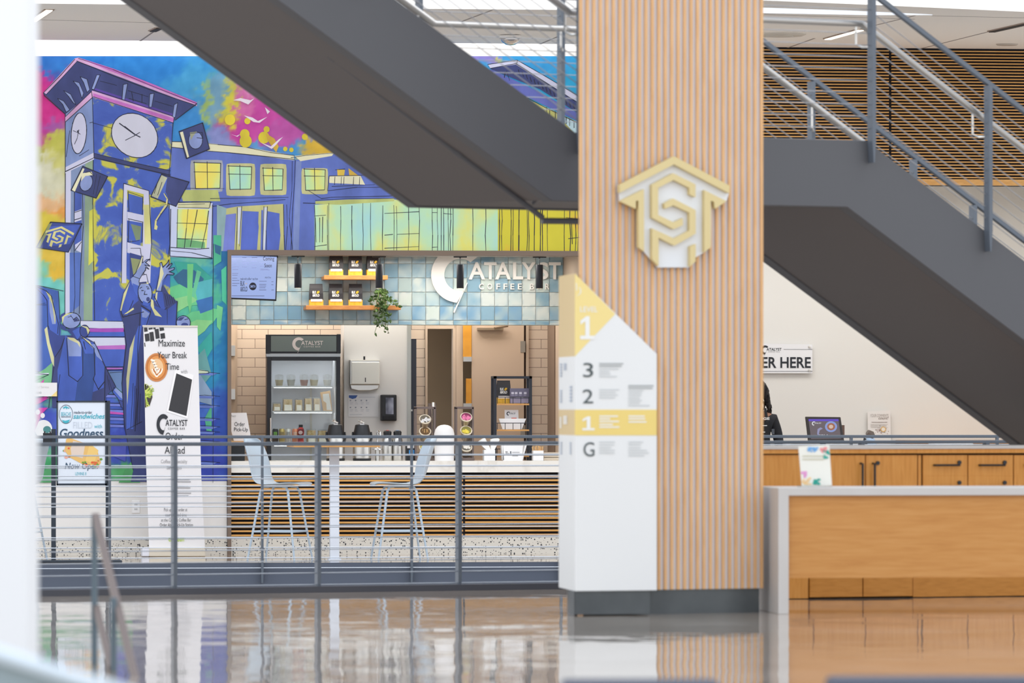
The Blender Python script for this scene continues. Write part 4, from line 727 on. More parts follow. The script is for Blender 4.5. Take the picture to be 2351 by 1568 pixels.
# tiled bulkhead : every glazed tile its own tint
VT = 1.5; zT0, zT1 = PW.z(900, 746, VT), 2.69
mb = MB(PW); mb.box(ul, ur, VT + .01, VT + .22, zT0, zT1); blk = struct(mb.build('wall_tiled_bulkhead', mat('grout', (206, 206, 198), .7)))
def tiles():
    vs = []; fs = []; cs = []; rn = random.Random(12); inv = MWD[blk.name].inverted(); k = mpp(VT); w_ = 31.6 * k; h_ = 32.2 * k; u = PW.u(533, VT) - w_; N = 6
    pal = [(206, 218, 214), (190, 208, 210), (166, 194, 206), (140, 176, 196), (122, 162, 186), (198, 212, 206), (176, 196, 196), (206, 216, 214), (214, 222, 218)]
    z_rows = [zT0 - h_ * .66]
    while z_rows[-1] < 2.68: z_rows.append(z_rows[-1] + h_)
    while u < ur - .01:
        for zr in z_rows:
            a = pal[rn.randrange(len(pal))]; b = pal[rn.randrange(len(pal))]; ph = rn.uniform(0, 50)
            if zr < zT0 + .1 and rn.random() < .5: a = (126, 166, 196)
            base = len(vs); u0_, u1_ = max(u, ul) + .0022, min(u + w_, ur) - .0022; z0_, z1_ = max(zr, zT0) + .0022, min(zr + h_, 2.69) - .0022
            if u1_ - u0_ < .01 or z1_ - z0_ < .01: continue
            for j in range(N + 1):
                for i in range(N + 1):
                    s_, t_ = i / N, j / N; vs.append(inv @ PW.pt(u0_ + (u1_ - u0_) * s_, VT, z0_ + (z1_ - z0_) * t_))
                    q = min(1, max(0, .5 + .9 * noise.noise((s_ * 1.3 + ph, t_ * 1.3, ph)) + .12 * noise.noise((s_ * 6 + ph, t_ * 6, 1))))
                    q2 = max(0, 1 - 6 * min(s_, 1 - s_, t_, 1 - t_)) * .25 * (1 if noise.noise((s_ * 2 + ph, t_ * 2, 4)) > 0 else 0)
                    cs.append([(a[m_] * (1 - q) + b[m_] * q) * (1 - q2) + q2 * (110, 146, 166)[m_] for m_ in range(3)])
            for j in range(N):
                for i in range(N): p = base + j * (N + 1) + i; fs.append((p, p + 1, p + N + 2, p + N + 1))
        u += w_
    me = bpy.data.meshes.new('glazed_tile'); me.from_pydata(vs, [], fs); at = me.color_attributes.new('paint', 'FLOAT_COLOR', 'POINT')
    for i, c in enumerate(cs): at.data[i].color = lin(c)
    me.materials.append(vcol('glazed_tile', .18, 0, .5)); o = bpy.data.objects.new('glazed_tile', me); COL.objects.link(o); o.parent = blk
tiles()
# ------------------------------------------------------------------ lettering of the bar
def logo(mb, ox, oy, sx, sy, v, m=0, depth=0, sub=True, words_=True):
    q = lambda x, y: (ox + (x - 990) * sx, oy + (y - 567) * sy)
    pts = [(1054 + 64 * math.cos(R(a)), 631 + 64 * math.sin(R(a))) for a in range(-44, -265, -8)] + [(1049, 695), (1065, 667)] + [(1057 + 37 * math.cos(R(a)), 631 + 37 * math.sin(R(a))) for a in range(-283, -50, 8)]
    mb.pprism([q(*p) for p in pts], v, v + depth if depth else None, m)
    mb.pprism([q(1072, 649), (q(1074, 649.5)), q(1043.5, 718), q(1041, 717)], v, v + depth if depth else None, m)
    if words_:
        a, b = q(1076, 602), q(1287, 641.5); mb.text('ATALYST', a[0], b[0], a[1], b[1], v, m, .012, 0, depth)
        if sub: a, b = q(1100, 651), q(1262, 664); mb.text('COFFEE BAR', a[0], b[0], a[1], b[1], v, m, .01, 0, depth, 1.5)
    return mb
t = thing('wall_sign', 'large white raised lettering with crescent initial on the blue tiled bulkhead', 'sign', PW, PW.u(1140, VT), VT - .03, PW.z(1140, 718, VT))
mb = MB(PW); logo(mb, 990, 567, 1, 1, VT - .03, 0, .03, False, False); mb.build('crescent', mat('letter_white', (240, 238, 234), .5), t)
k = [('A', 1076, 1114), ('T', 1111.5, 1140), ('A', 1137, 1173), ('L', 1178, 1201), ('Y', 1198, 1230), ('S', 1234, 1259), ('T', 1260, 1287.5)]
for ch, a, b in k: mb = MB(PW); mb.text(ch, a, b, 602, 641.5, VT - .03, 0, .02, 0, .03); mb.build('letter', MATS['letter_white'], t)
for ch, x in zip('COFFEEBAR', (1100, 1119, 1139.5, 1156, 1172, 1189, 1217, 1234, 1252)): mb = MB(PW); mb.text(ch, x, x + (11 if ch in 'CO' else 9), 651, 664.5, VT - .02, 0, .015, 0, .02); mb.build('small_letter', MATS['letter_white'], t)
# ------------------------------------------------------------------ counter
zc = PW.z(800, 1058.5, 0)
uC0, uC1 = PW.u(531), PW.u(1344)
t = thing('coffee_counter', 'long service counter with white marble top and horizontal oak slat front', 'counter', PW, PW.u(1100), .35, 0)
MARB = noisy('marble', [(.46, (241, 238, 231)), (.5, (230, 226, 218)), (.52, (241, 238, 231)), (.8, (239, 236, 229))], (1, 1, 1.2), .9, 6, .2, dist=1.5)
mb = MB(PW); mb.box(uC0, uC1, 0, .75, zc - .02, zc); mb.box(uC0, uC1, 0, .03, PW.z(800, 1085), zc - .02); mb.build('marble_top', MARB, t)
mb = MB(PW); mb.box(uC0, uC1, .05, .7, PW.z(800, 1232), PW.z(800, 1085)); mb.build('body', mat('counter_black', (22, 21, 26), .7), t)
mb = MB(PW); za, zb2 = PW.z(800, 1231), PW.z(800, 1086.5); n = 15; dz = (zb2 - za) / n
for i in range(n):
    for a, b in ((uC0, PW.u(1063.5)), (PW.u(1068.5), uC1)): mb.box(a, b, .012, .05, za + dz * (i + .03), za + dz * (i + .46))
mb.build('slat_front', OAK, t)
mb = MB(PW); mb.box(uC0, uC1, 0.0, .7, 0, PW.z(800, 1232)); mb.build('terrazzo_base', MATS['terrazzo'], t)
# ------------------------------------------------------------------ lights on track
t0 = None
for i, (x, lab) in enumerate([(684, 'black cylinder spotlight hanging beside the menu screen'), (870.5, 'black cylinder spotlight hanging over the trailing plant'), (1056.5, 'black cylinder spotlight hanging inside the white crescent initial'), (1238.5, 'black cylinder spotlight hanging in front of the last letters of the wall sign')]):
    v = .75; u_ = PW.u(x, v)
    if t0 is None:
        t0 = thing('spotlight', lab, 'spotlight', PW, u_, v, PW.z(684, 661, v), 'black track spotlights'); k = mpp(v)
        mb = MB(PW); rev(mb, x, v, [(7.6, 661), (8.2, 660), (8.2, 607), (7.8, 606), (0.5, 606)], 0, 24); mb.build('cylinder', NAVY, t0, True)
        mb = MB(PW); rev(mb, x, v, [(1, 607), (1, 592), (2, 591), (2, 588)], 0, 10); mb.build('stem', BLACK, t0, True)
        mb = MB(PW); mb.box(u_ - 15 * k, u_ + 15 * k, v - .02, v + .02, PW.z(x, 590, v), PW.z(x, 587.5, v)); mb.build('track_adapter', BLACK, t0)
        mb = MB(PW); rev(mb, x, v, [(6, 661.2), (6, 660.8), (.2, 660.8)], 0, 20); mb.build('lens', mat('lamp_lens', (255, 236, 200), .5, emit=1.5), t0)
        mb = MB(PW); mb.box(u_ - .012, u_ + .012, v - .012, v + .012, PW.z(x, 588, v), 2.69); mb.build('hanger', WHITE, t0)
    else: dup(t0, PW.pt(u_, v, 0) - PW.pt(PW.u(684, v), v, 0), lab)
# ------------------------------------------------------------------ menu screen, shelves, bags, plant
v = .9
t = thing('menu_screen', 'wall tilted menu screen with a blue white drinks list beside the opening frame', 'screen', PW, PW.u(560, v), v, PW.z(560, 690, v))
mb = MB(PW); mb.pprism([(470, 580), (638.5, 587), (634.5, 691), (470, 684)], v, v + .05); mb.build('casing', BLACK, t)
mb = MB(PW); mb.pprism([(474, 584), (635.5, 589.5), (632, 687), (474, 681)], v - .002); mb.build('display', mat('screen_blue', (158, 178, 232), .4, emit=.95), t)
mb = MB(PW); v2 = v - .004
mb.text('Coming', 604, 629.5, 589, 601, v2, 0, .01); mb.text('Soon', 607, 624, 605, 614, v2, 0, .01); mb.text('BLK', 552, 562, 645, 656, v2, 0, .01); mb.text('&BOLD', 552, 568, 658, 669, v2, 0, .01); mb.text('Add Ons', 608, 622, 635, 639, v2, 0); mb.text('made with coffee + tea from', 552, 592, 637, 643, v2, 0)
mb.pprism([(580.5 + 8.4 * math.cos(a * .42), 657.5 + 9 * math.sin(a * .42)) for a in range(15)], v2, None, 0); mb.text('SMITH', 574.5, 586.5, 654.5, 660.5, v2 - .001, 2, .01); mb.text('only', 562.5, 568, 649.5, 653, v2, 3, 0, .3)
for x0, x1, ys, sd_ in ((533, 550, (594, 598, 605, 612, 618, 627, 631, 638, 643, 650, 655), 1), (556, 572, (591, 597, 602, 606, 612), 2), (578, 592, (591, 599, 607, 614), 3), (597, 620, (603, 610, 617, 619), 4), (595, 618, (645, 652, 656, 660, 665), 5), (623, 630, (646, 653, 665), 6), (532, 618, (678.5,), 7)):
    mb.lines(x0, x1, ys, 1.4, v2, 1, .4, sd_)
mb.build_split('menu_text', [mat('screen_ink', (30, 32, 50), .6), mat('screen_print', (104, 116, 160), .6), MATS['screen_blue'], mat('gold_ink', (216, 176, 50), .6)], t)
VSH = 1.36
SHELF = wood('shelf_oak', (176, 114, 60), (190, 128, 72), (200, 140, 84), (2, 2, 14))
for x0, x1, y, lab in ((741, 887, 637, 'short oak wall shelf, the upper of the two on blue tiles'), (699.5, 917, 706, 'long oak wall shelf, the lower of the two on blue tiles')):
    mb = MB(PW); a, b = PW.u(x0, VSH), PW.u(x1, VSH); z1_ = PW.z(x0, y - 2.5, VSH); z0_ = PW.z(x0, y + 5.5, VSH); mb.box(a, b, VSH - .12, VT, z0_, z1_); mb.box(a, b, VSH - .14, VSH - .12, z0_, z1_ + .008)
    tag(mb.build('wall_shelf', SHELF, bevel=.003), lab, 'shelf', 'oak wall shelves')
BAGK = mat('bag_black', (44, 42, 46), .45); GOLDB = noisy('bag_gold', [(.3, (196, 152, 38)), (.7, (222, 182, 66))], (1, 1, 1), 30, 2, .35); LBL = mat('bag_label', (232, 226, 222), .6)
def bag(cx, yb, v, lab, first=None):
    u_, z_ = PW.uv(cx, yb, v)
    if first: return dup(first[0], PW.pt(u_, v, z_) - first[1], lab, random.Random(cx).uniform(-.08, .08))
    t = thing('coffee_bag', lab, 'coffee bag', PW, u_, v, z_, 'black and gold coffee bags'); k = mpp(v); Yz = lambda y: z_ + y * k; W_ = 16 * k
    mb = MB(PW); s = [(1.0, .034, 0), (1.0, .034, 15), (.97, .03, 30), (.94, .02, 42), (.92, .006, 49), (.92, .004, 52)]
    rings = []
    for wf, dp, y in s: rings.append([(u_ - W_ * wf, v - dp, Yz(y)), (u_ + W_ * wf, v - dp, Yz(y)), (u_ + W_ * wf, v + dp, Yz(y)), (u_ - W_ * wf, v + dp, Yz(y))])
    vs = [p for r_ in rings for p in r_]; fs = [(0, 3, 2, 1), (20, 21, 22, 23)]; ms = []
    mb.add(vs, fs, 0)
    for i in range(5): mb.add(rings[i] + rings[i + 1], [(j, (j + 1) % 4, 4 + (j + 1) % 4, 4 + j) for j in range(4)], 1 if i == 0 else 0)
    mb.build('pouch', [BAGK, GOLDB], t)
    mb = MB(PW); mb.box(u_ - W_ * .8, u_ + W_ * .86, v - .038, v - .034, Yz(11.5), Yz(17)); mb.build('paper_label', LBL, t)
    x = cx; y = yb; mb = MB(PW); vv = v - .037
    mb.text('BLK', x - 8, x + .5, y - 36, y - 30, vv, 0, .035); mb.text('&BOLD', x - 8, x + 8, y - 29, y - 23, vv, 0, .035); mb.pprism([(x + 1.5, y - 33), (x + 4, y - 36), (x + 8, y - 36), (x + 8, y - 33), (x + 5, y - 30), (x + 2, y - 30)], vv, None, 1)
    mb.build('bag_print', [mat('print_white', (238, 236, 232), .6), mat('print_gold', (222, 178, 50), .6)], t, fixn=False)
    return t, PW.pt(u_, v, z_)
VG = 1.33
b0 = bag(725.5, 704, VG, 'black and gold coffee bag at the free end of the lower wall shelf')
bag(770.5, 704, VG, 'black and gold coffee bag, middle of the three on the lower wall shelf', b0); bag(816, 704, VG, 'black and gold coffee bag next to the potted plant on the lower wall shelf', b0)
bag(771.5, 634.6, VG, 'black and gold coffee bag on the upper wall shelf, nearest the menu screen', b0); bag(815.5, 634.6, VG, 'black and gold coffee bag, middle of the three on the upper wall shelf', b0); bag(857, 634.6, VG, 'black and gold coffee bag partly behind a spotlight on the upper wall shelf', b0)
v = 1.3; t = thing('potted_plant', 'trailing green plant in a white pot on the lower wall shelf', 'plant', PW, PW.u(876, v), v, PW.z(876, 703.4, v))
mb = MB(PW); rev(mb, 876, v, [(7, 703.4), (11, 700), (13.5, 690), (13.5, 682), (12, 677), (10.5, 677), (11, 682)], 0, 24); mb.build('pot', mat('pot_white', (226, 220, 212), .5), t, True)
rn = random.Random(5); lf = MB(PW); stm = MB(PW)
def leaf(p, d, L):
    d = Vector(d).normalized(); s_ = d.cross(Vector((0, 1, 0)) + Vector((rn.uniform(-.6, .6), 0, rn.uniform(-.6, .6)))).normalized() * L * .28; up = d.cross(s_).normalized() * L * .12
    p = Vector(p); lf.add([p, p + d * L * .35 + s_, p + d * L * .75 + s_ * .7, p + d * L, p + d * L * .75 - s_ * .7, p + d * L * .35 - s_, p + d * L * .5 + up], [(0, 1, 6), (1, 2, 6), (2, 3, 6), (3, 4, 6), (4, 5, 6), (5, 0, 6)])
for vine in range(17):
    a = rn.uniform(0, 6.28); uu, zz = PW.uv(876 + 8 * math.cos(a), 676, v); p = Vector((uu, v + .03 * math.sin(a), zz)); ln = [p.copy()]
    tx = [846, 852, 855, 859, 862, 866, 868, 872, 875, 880, 884, 888, 892, 900, 906, 911, 843][vine]; ty = [700, 725, 742, 764, 735, 752, 700, 735, 745, 762, 750, 766, 735, 690, 700, 703, 690][vine]
    uu2, zz2 = PW.uv(tx, ty, v); e_ = Vector((uu2, v - .13 if zz2 < zz - .1 else v - .05, zz2)); N = 11
    for i in range(1, N + 1):
        s_ = i / N; q = p.lerp(e_, s_); q.z = p.z + (e_.z - p.z) * s_ ** 1.6 + .05 * math.sin(min(1, s_ * 2.2) * math.pi) * (1 if s_ < .46 else 0); q.x += .008 * math.sin(i * 1.9 + vine); q.y = v + (e_.y - v) * min(1, s_ * 2.4); ln.append(q)
    stm.tube(ln, .0022, 5)
    for i in range(1, len(ln)):
        for _ in range(2 if i > 2 else 3):
            if rn.random() < .52: leaf(ln[i], (rn.uniform(-1, 1), rn.uniform(-.8, .3), rn.uniform(-1.0, .5)), rn.uniform(.028, .05))
stm.build('stem', mat('stem_green', (86, 110, 50), .6), t); lf.build('foliage', noisy('leaf_green', [(.35, (40, 62, 26)), (.6, (66, 94, 40)), (.8, (112, 138, 74))], (1, 1, 1), 14, 2, .4), t, fixn=False)
# ------------------------------------------------------------------ refrigerator and what is in it
vF = 1.85; a_, b_ = PW.u(611.5, vF), PW.u(781.5, vF); zF = PW.z(700, 768, vF)
t = thing('display_fridge', 'black glass door display fridge stocked with drinks and sandwiches behind the counter', 'fridge', PW, (a_ + b_) / 2, vF + .3, 0)
INW = mat('fridge_white', (236, 236, 240), .5); FK = mat('fridge_black', (38, 42, 50), .35)
mb = MB(PW); a_ += .035; mb.box(a_, a_ + .014, vF + .05, vF + .52, 0.0, zF); mb.box(b_ - .035, b_, vF + .05, vF + .52, 0, zF); mb.box(a_, b_, vF + .05, vF + .52, PW.z(700, 822, vF), zF); mb.box(a_, b_, vF + .5, vF + .52, 0, zF); mb.box(a_, b_, vF + .05, vF + .52, 0, .25); mb.build('cabinet', FK, t)
mb = MB(PW); mb.box(a_ + .015, b_ - .036, vF + .47, vF + .495, .26, PW.z(700, 824, vF)); mb.box(a_ + .015, a_ + .02, vF + .08, vF + .47, .26, PW.z(700, 824, vF)); mb.box(b_ - .042, b_ - .036, vF + .08, vF + .47, .26, PW.z(700, 824, vF)); mb.build('liner', INW, t)
mb = MB(PW); mb.pbox(611, 782, 768, 811.5, vF, vF + .05); mb.pbox(610, 621, 768, 812, vF - .012, vF); mb.pbox(773, 782.5, 767, 811, vF - .012, vF); mb.build('header_box', FK, t, bevel=.004)
mb = MB(PW); mb.pbox(622, 772.5, 771, 807, vF - .006, vF); mb.build('header_panel', mat('header_grey', (120, 134, 134), .3), t)
mb = MB(PW); logo(mb, 671, 774.3, .238, .238, vF - .009); mb.build('header_lettering', mat('letter_pale', (238, 232, 232), .5), t, fixn=False)
mb = MB(PW); mb.pbox(611.5, 781.5, 811.5, 819, vF + .01, vF + .05); mb.build('vent_band', mat('band_silver', (196, 204, 210), .3, .3), t)
mb = MB(PW)
for q in ((613, 623, 819, 1290), (772, 781.5, 819, 1290), (623, 772, 819, 828), (623, 772, 1270, 1290)): mb.pbox(*q, vF, vF + .045)
d = mb.build('door', FK, t, bevel=.003)
mb = MB(PW); mb.pbox(623, 772, 828, 1270, vF + .02, vF + .028); mb.build('glass_pane', glass('fridge_glass', (246, 250, 250), .06), d)
mb = MB(PW); hu = PW.u(621, vF); mb.tube([(hu, vF, PW.z(621, 958, vF)), (hu, vF - .04, PW.z(621, 960, vF)), (hu, vF - .04, PW.z(621, 1013, vF)), (hu, vF, PW.z(621, 1015, vF))], .009, 8); mb.build('handle', CHROME, d, True)
for y in (886, 944, 1019.5): mb = MB(PW); mb.pbox(626, 763 if y < 1000 else 770, y, y + 3, vF + .1, vF + .45); mb.build('wire_shelf', mat('shelf_white', (244, 244, 248), .4), t)
mb = MB(PW); mb.pbox(712, 716, 870, 1060, vF + .455, vF + .47); mb.build('shelf_rail', mat('rail_cream', (226, 220, 206), .5), t)
mb = MB(PW); mb.pbox(628, 768, 823, 826, vF + .2, vF + .24); mb.build('lamp_tube', mat('fridge_lamp', (250, 252, 255), .5, emit=7), t)
for y in (889.4, 947.4, 1022.9): mb = MB(PW); mb.pbox(630, 762, y, y + 1.2, vF + .11, vF + .13); mb.build('lamp_tube', MATS['fridge_lamp'], t)  # extra glowing strips under the shelves, added to brighten the lower rows
vP = vF + .16
def can(cx, body, art, lab, first=[]):
    u_, z_ = PW.uv(cx, 1019.3, vP); t = thing('drink_can', lab, 'can', PW, u_, vP, z_, 'tall drink cans in the fridge')
    mb = MB(PW); rev(mb, cx, vP, [(5.5, 1019.2), (7, 1017), (7, 988), (5.6, 984.5)], 0, 16, 0); mb.build('body', mat('can_%d' % cx, body, .3, .5), t, True)
    mb = MB(PW); rev(mb, cx, vP, [(5.7, 984.6), (5.7, 983.4), (5, 983.8), (.2, 983.8)], 0, 16); mb.build('lid', BRUSH, t)
    mb = MB(PW)
    for dx in (-3.2, -.4, 2.2): mb.pprism([(cx + dx, 991), (cx + dx + 1.8, 992), (cx + dx + 1.3, 1003), (cx + dx + .6, 1006)], vP - 7.2 * mpp(vP))
    mb.build('claw_mark', mat('art_%d' % cx, art, .5), t, fixn=False)
for q in ((632, (44, 46, 48), (136, 214, 60), 'black drink can with green mark on the lowest visible fridge shelf'), (647, (214, 186, 110), (90, 70, 36), 'gold drink can on the lowest visible fridge shelf'), (661.5, (226, 222, 216), (130, 128, 124), 'silver white drink can on the lowest visible fridge shelf'), (677.5, (232, 146, 110), (246, 220, 200), 'salmon orange drink can on the lowest visible fridge shelf')): can(*q)
t = thing('juice_bottle', 'red juice bottle with black cap beside the drink cans', 'bottle', PW, PW.u(690.5, vP), vP, PW.z(690, 1019.3, vP))
mb = MB(PW); rev(mb, 690.5, vP, [(6, 1019), (7, 1016), (6.6, 1000), (8, 990), (7, 985), (4.2, 981)], 0, 18); mb.build('body', noisy('bottle_red', [(.4, (120, 30, 40)), (.5, (206, 50, 50)), (.6, (226, 90, 60))], (1, 1, 1), 12, 2, .3), t, True)
mb = MB(PW); rev(mb, 690.5, vP, [(4.6, 981), (4.6, 975), (.3, 975)], 0, 14); mb.build('cap', BLACK, t, True)
mb = MB(PW); mb.pprism([(690 + 5 * math.cos(q * .5), 993 + 4.4 * math.sin(q * .5)) for q in range(13)], vP - 8.4 * mpp(vP)); mb.build('label', mat('bottle_label', (232, 200, 200), .5), t, fixn=False)
CLR = glass('clear_plastic', (248, 248, 246), .1); FOOD = noisy('bread_filling', [(.35, (206, 170, 110)), (.5, (240, 216, 170)), (.65, (226, 170, 130)), (.8, (150, 170, 90))], (1, 1, 1), 22, 3, .7); LBW = mat('food_label', (246, 240, 226), .6)
def pack(x0, x1, y0, y1, lab, lid=False):
    v = vP; t = thing('sandwich_pack', lab, 'sandwich', PW, PW.u((x0 + x1) / 2, v), v, PW.z(x0, y1, v), 'sandwich packs in the fridge')
    mb = MB(PW); mb.pprism([(x0 + 1.6, y1 - .4), (x1 - 1.6, y1 - .4), (x1 - 2.6, y0 + 3), (x0 + 2.6, y0 + 3)], v + .012, v + .1); mb.build('sandwich', FOOD, t)
    mb = MB(PW); mb.pprism([(x0, y1), (x1, y1), (x1 - 1.6, y0), (x0 + 1.6, y0)], v, v + .11); mb.build('clear_box', CLR, t)
    mb = MB(PW); mb.pprism([(x0 + 4, y1 - 1.5), (x1 - 3, y1 - 1.5), (x1 - 4, y0 + (y1 - y0) * .52), (x0 + 4, y0 + (y1 - y0) * .5)], v - .002); mb.build('label', LBW, t, fixn=False)
for x0, x1, y0, y1, lab in ((704, 727, 985, 1019.3, 'clear sandwich pack beside the red juice bottle'), (729, 752, 986, 1019.3, 'clear sandwich pack near the hinge side on the lowest visible fridge shelf'),
    (626, 646, 924, 943.8, 'low clear salad pack by the handle side on the middle fridge shelf'), (649, 673, 914, 943.8, 'wide clear sandwich pack, second along the middle fridge shelf'), (677, 696, 915, 943.8, 'clear sandwich pack under the glare on the middle fridge shelf'), (698, 718, 912, 943.8, 'clear sandwich pack with pinkish filling on the middle fridge shelf'), (719, 737, 912, 943.8, 'clear sandwich pack leaning by the kraft bag')): pack(x0, x1, y0, y1, lab)
v = vP - .03; t = thing('kraft_bag', 'tall kraft paper bag with white front leaning on the middle fridge shelf', 'paper bag', PW, PW.u(750, v), v, PW.z(750, 943.8, v))
mb = MB(PW); mb.pprism([(743, 943), (763, 943.8), (758, 897), (736, 901)], v, v + .06); mb.build('pouch', mat('kraft', (222, 176, 116), .7), t)
mb = MB(PW); mb.pprism([(750, 941), (761, 941.5), (755, 903), (741, 905), (742, 920), (749, 925)], v - .002); mb.build('window', mat('kraft_white', (250, 244, 236), .5), t, fixn=False)
for x, c, lab in ((641, (222, 206, 170), 'clear dessert cup by the handle side on the top fridge shelf'), (668, (220, 220, 216), 'clear dessert cup behind the glare on the top fridge shelf'), (698, (206, 160, 150), 'clear dessert cup with reddish filling on the top fridge shelf'), (721, (226, 214, 176), 'clear dessert cup with pale filling on the top fridge shelf'), (751.5, (246, 242, 236), 'clear dessert cup with white filling near the fridge hinge side')):
    t = thing('dessert_cup', lab, 'cup', PW, PW.u(x, vP), vP, PW.z(x, 885.8, vP), 'dessert cups on the top fridge shelf')
    mb = MB(PW); rev(mb, x, vP, [(7, 885.6), (9, 875), (9.5, 872)], 0, 16); mb.build('filling', mat('cup_%d' % x, c, .6), t, True)
    mb = MB(PW); rev(mb, x, vP, [(7.6, 885.8), (10.5, 866), (9, 861), (3, 859.5)], 0, 16); mb.build('cup', CLR, t, True)
# ------------------------------------------------------------------ white partition with dispensers
vW = 2.25
mb = MB(PW); mb.box(PW.u(790, vW), PW.u(935, vW), vW, VB, 0, 2.69); struct(mb.build('wall_partition', mat('partition_grey', (214, 214, 214), .5)))
mb = MB(PW); mb.pbox(935, 944, 690, 1080, vW - .01, VB); struct(mb.build('trim_6', mat('corner_steel', (176, 178, 174), .3, .6)))
t = thing('upright_cooler', 'tall black appliance edge standing beside the steel corner of the partition', 'appliance', PW, PW.u(949, vW), vW + .15, 0)
mb = MB(PW); mb.pbox(944.5, 956, 778, 1280, vW, vW + .3); mb.box(PW.u(944.5, vW), PW.u(956, vW), vW, vW + .3, 0, .1); mb.build('side', mat('appliance_navy', (44, 48, 60), .4), t)
mb = MB(PW); mb.pbox(944, 947, 940, 944, vW - .03, vW); mb.build('latch', BRUSH, t)
t = thing('towel_dispenser', 'white paper towel dispenser on the grey partition wall', 'dispenser', PW, PW.u(838, vW), vW, PW.z(838, 897, vW))
mb = MB(PW); mb.pbox(803, 872, 826, 883.5, vW - .1, vW); mb.pprism([(803, 883), (872, 883), (868, 893), (850, 897), (822, 897), (806, 893)], vW - .09, vW); mb.build('body', BRUSH, t, bevel=.006)
mb = MB(PW); mb.pbox(807, 871.5, 831, 882, vW - .112, vW - .1); mb.build('cover', mat('cover_white', (226, 228, 224), .25), t, bevel=.006)
mb = MB(PW); mb.pbox(838, 840, 867, 877, vW - .114, vW - .11); mb.pbox(834.5, 838.5, 818, 829, vW - .08, vW - .06); mb.build('slot', BLACK, t)
t = thing('soap_dispenser', 'black wall soap dispenser with a clear window on the grey partition', 'dispenser', PW, PW.u(893, vW), vW, PW.z(893, 967, vW))
mb = MB(PW); mb.pbox(875, 911, 906, 966.5, vW - .1, vW); mb.build('housing', BLACK, t, bevel=.01)
mb = MB(PW); mb.pbox(885.5, 903.5, 913, 951, vW - .106, vW - .1); mb.build('window', noisy('soap_window', [(.35, (70, 74, 90)), (.6, (150, 156, 176)), (.8, (196, 200, 210))], (1, 1, .6), 9, 2, .2), t)
mb = MB(PW); mb.pbox(880, 906, 955, 964, vW - .112, vW - .1); mb.build('push_bar', mat('gloss_black', (24, 26, 30), .15), t)
t = thing('hygiene_poster', 'faint laminated hand washing poster under the paper towel dispenser', 'poster', PW, PW.u(834, vW), vW - .004, PW.z(834, 957, vW))
mb = MB(PW); mb.pbox(799.5, 869, 904, 957, vW - .005, vW - .001); mb.build('laminate', mat('laminate', (222, 223, 226), .3), t)
mb = MB(PW); vv = vW - .007; mb.pprism([(801, 907.5), (821, 907.5), (817, 914), (809, 916), (801, 913)], vv, None, 0)
for x in (803, 815, 828, 840): 
    for y in (918, 934): mb.pprism([(x, y), (x + 3, y), (x + 3, y + 3), (x, y + 3)], vv, None, 1); mb.lines(x, x + 8, (y + 6, y + 9), 1, vv, 2, .4, x)
mb.lines(824, 862, (911,), 1.4, vv, 2, .1); mb.lines(803, 832, (951,), 1.2, vv, 2, .2); mb.build('print', [mat('poster_blue', (60, 96, 166), .5), mat('poster_grey', (150, 156, 170), .6), mat('poster_faint', (196, 200, 208), .6)], t, fixn=False)
# ------------------------------------------------------------------ on the counter
def at(name, lab, cat, cx, v, group=None): return thing(name, lab, cat, PW, PW.u(cx, v), v, zc, group)
def zoff(v): return zc - PW.z(800, 1058, v)
v = .3; ZO = zoff(v)
t = at('pickup_stand', 'black box with an oak top holding the order pickup sign', 'stand', 548, .45)
mb = MB(PW); mb.box(PW.u(520, .3), PW.u(562, .3), .3, .6, zc, PW.z(545, 1018, .3)); mb.build('box', BLACK, t); mb = MB(PW); mb.box(PW.u(520, .28), PW.u(579, .28), .28, .62, PW.z(545, 1018, .3), PW.z(545, 1012.5, .3)); mb.build('shelf_top', OAK, t)
t = thing('pickup_sign', 'white slanted card reading Order Pick-Up on the oak topped box', 'sign', PW, PW.u(556, .35), .35, PW.z(545, 1012.5, .3) + .001)
mb = MB(PW); mb.pprism([(520, 948), (566, 947.5), (577.5, 1012), (537, 1012.3)], .35, .362); mb.build('card', PAPER, t)
mb = MB(PW); mb.text('Order', 538.5, 562, 969, 978.5, .348, 0, .005); mb.text('Pick-Up', 537.5, 569, 981.5, 993, .348, 0, .005); logo(mb, 527, 952, .05, .06, .348, 1); mb.build_split('lettering', [INK, GREY], t)
a0 = None
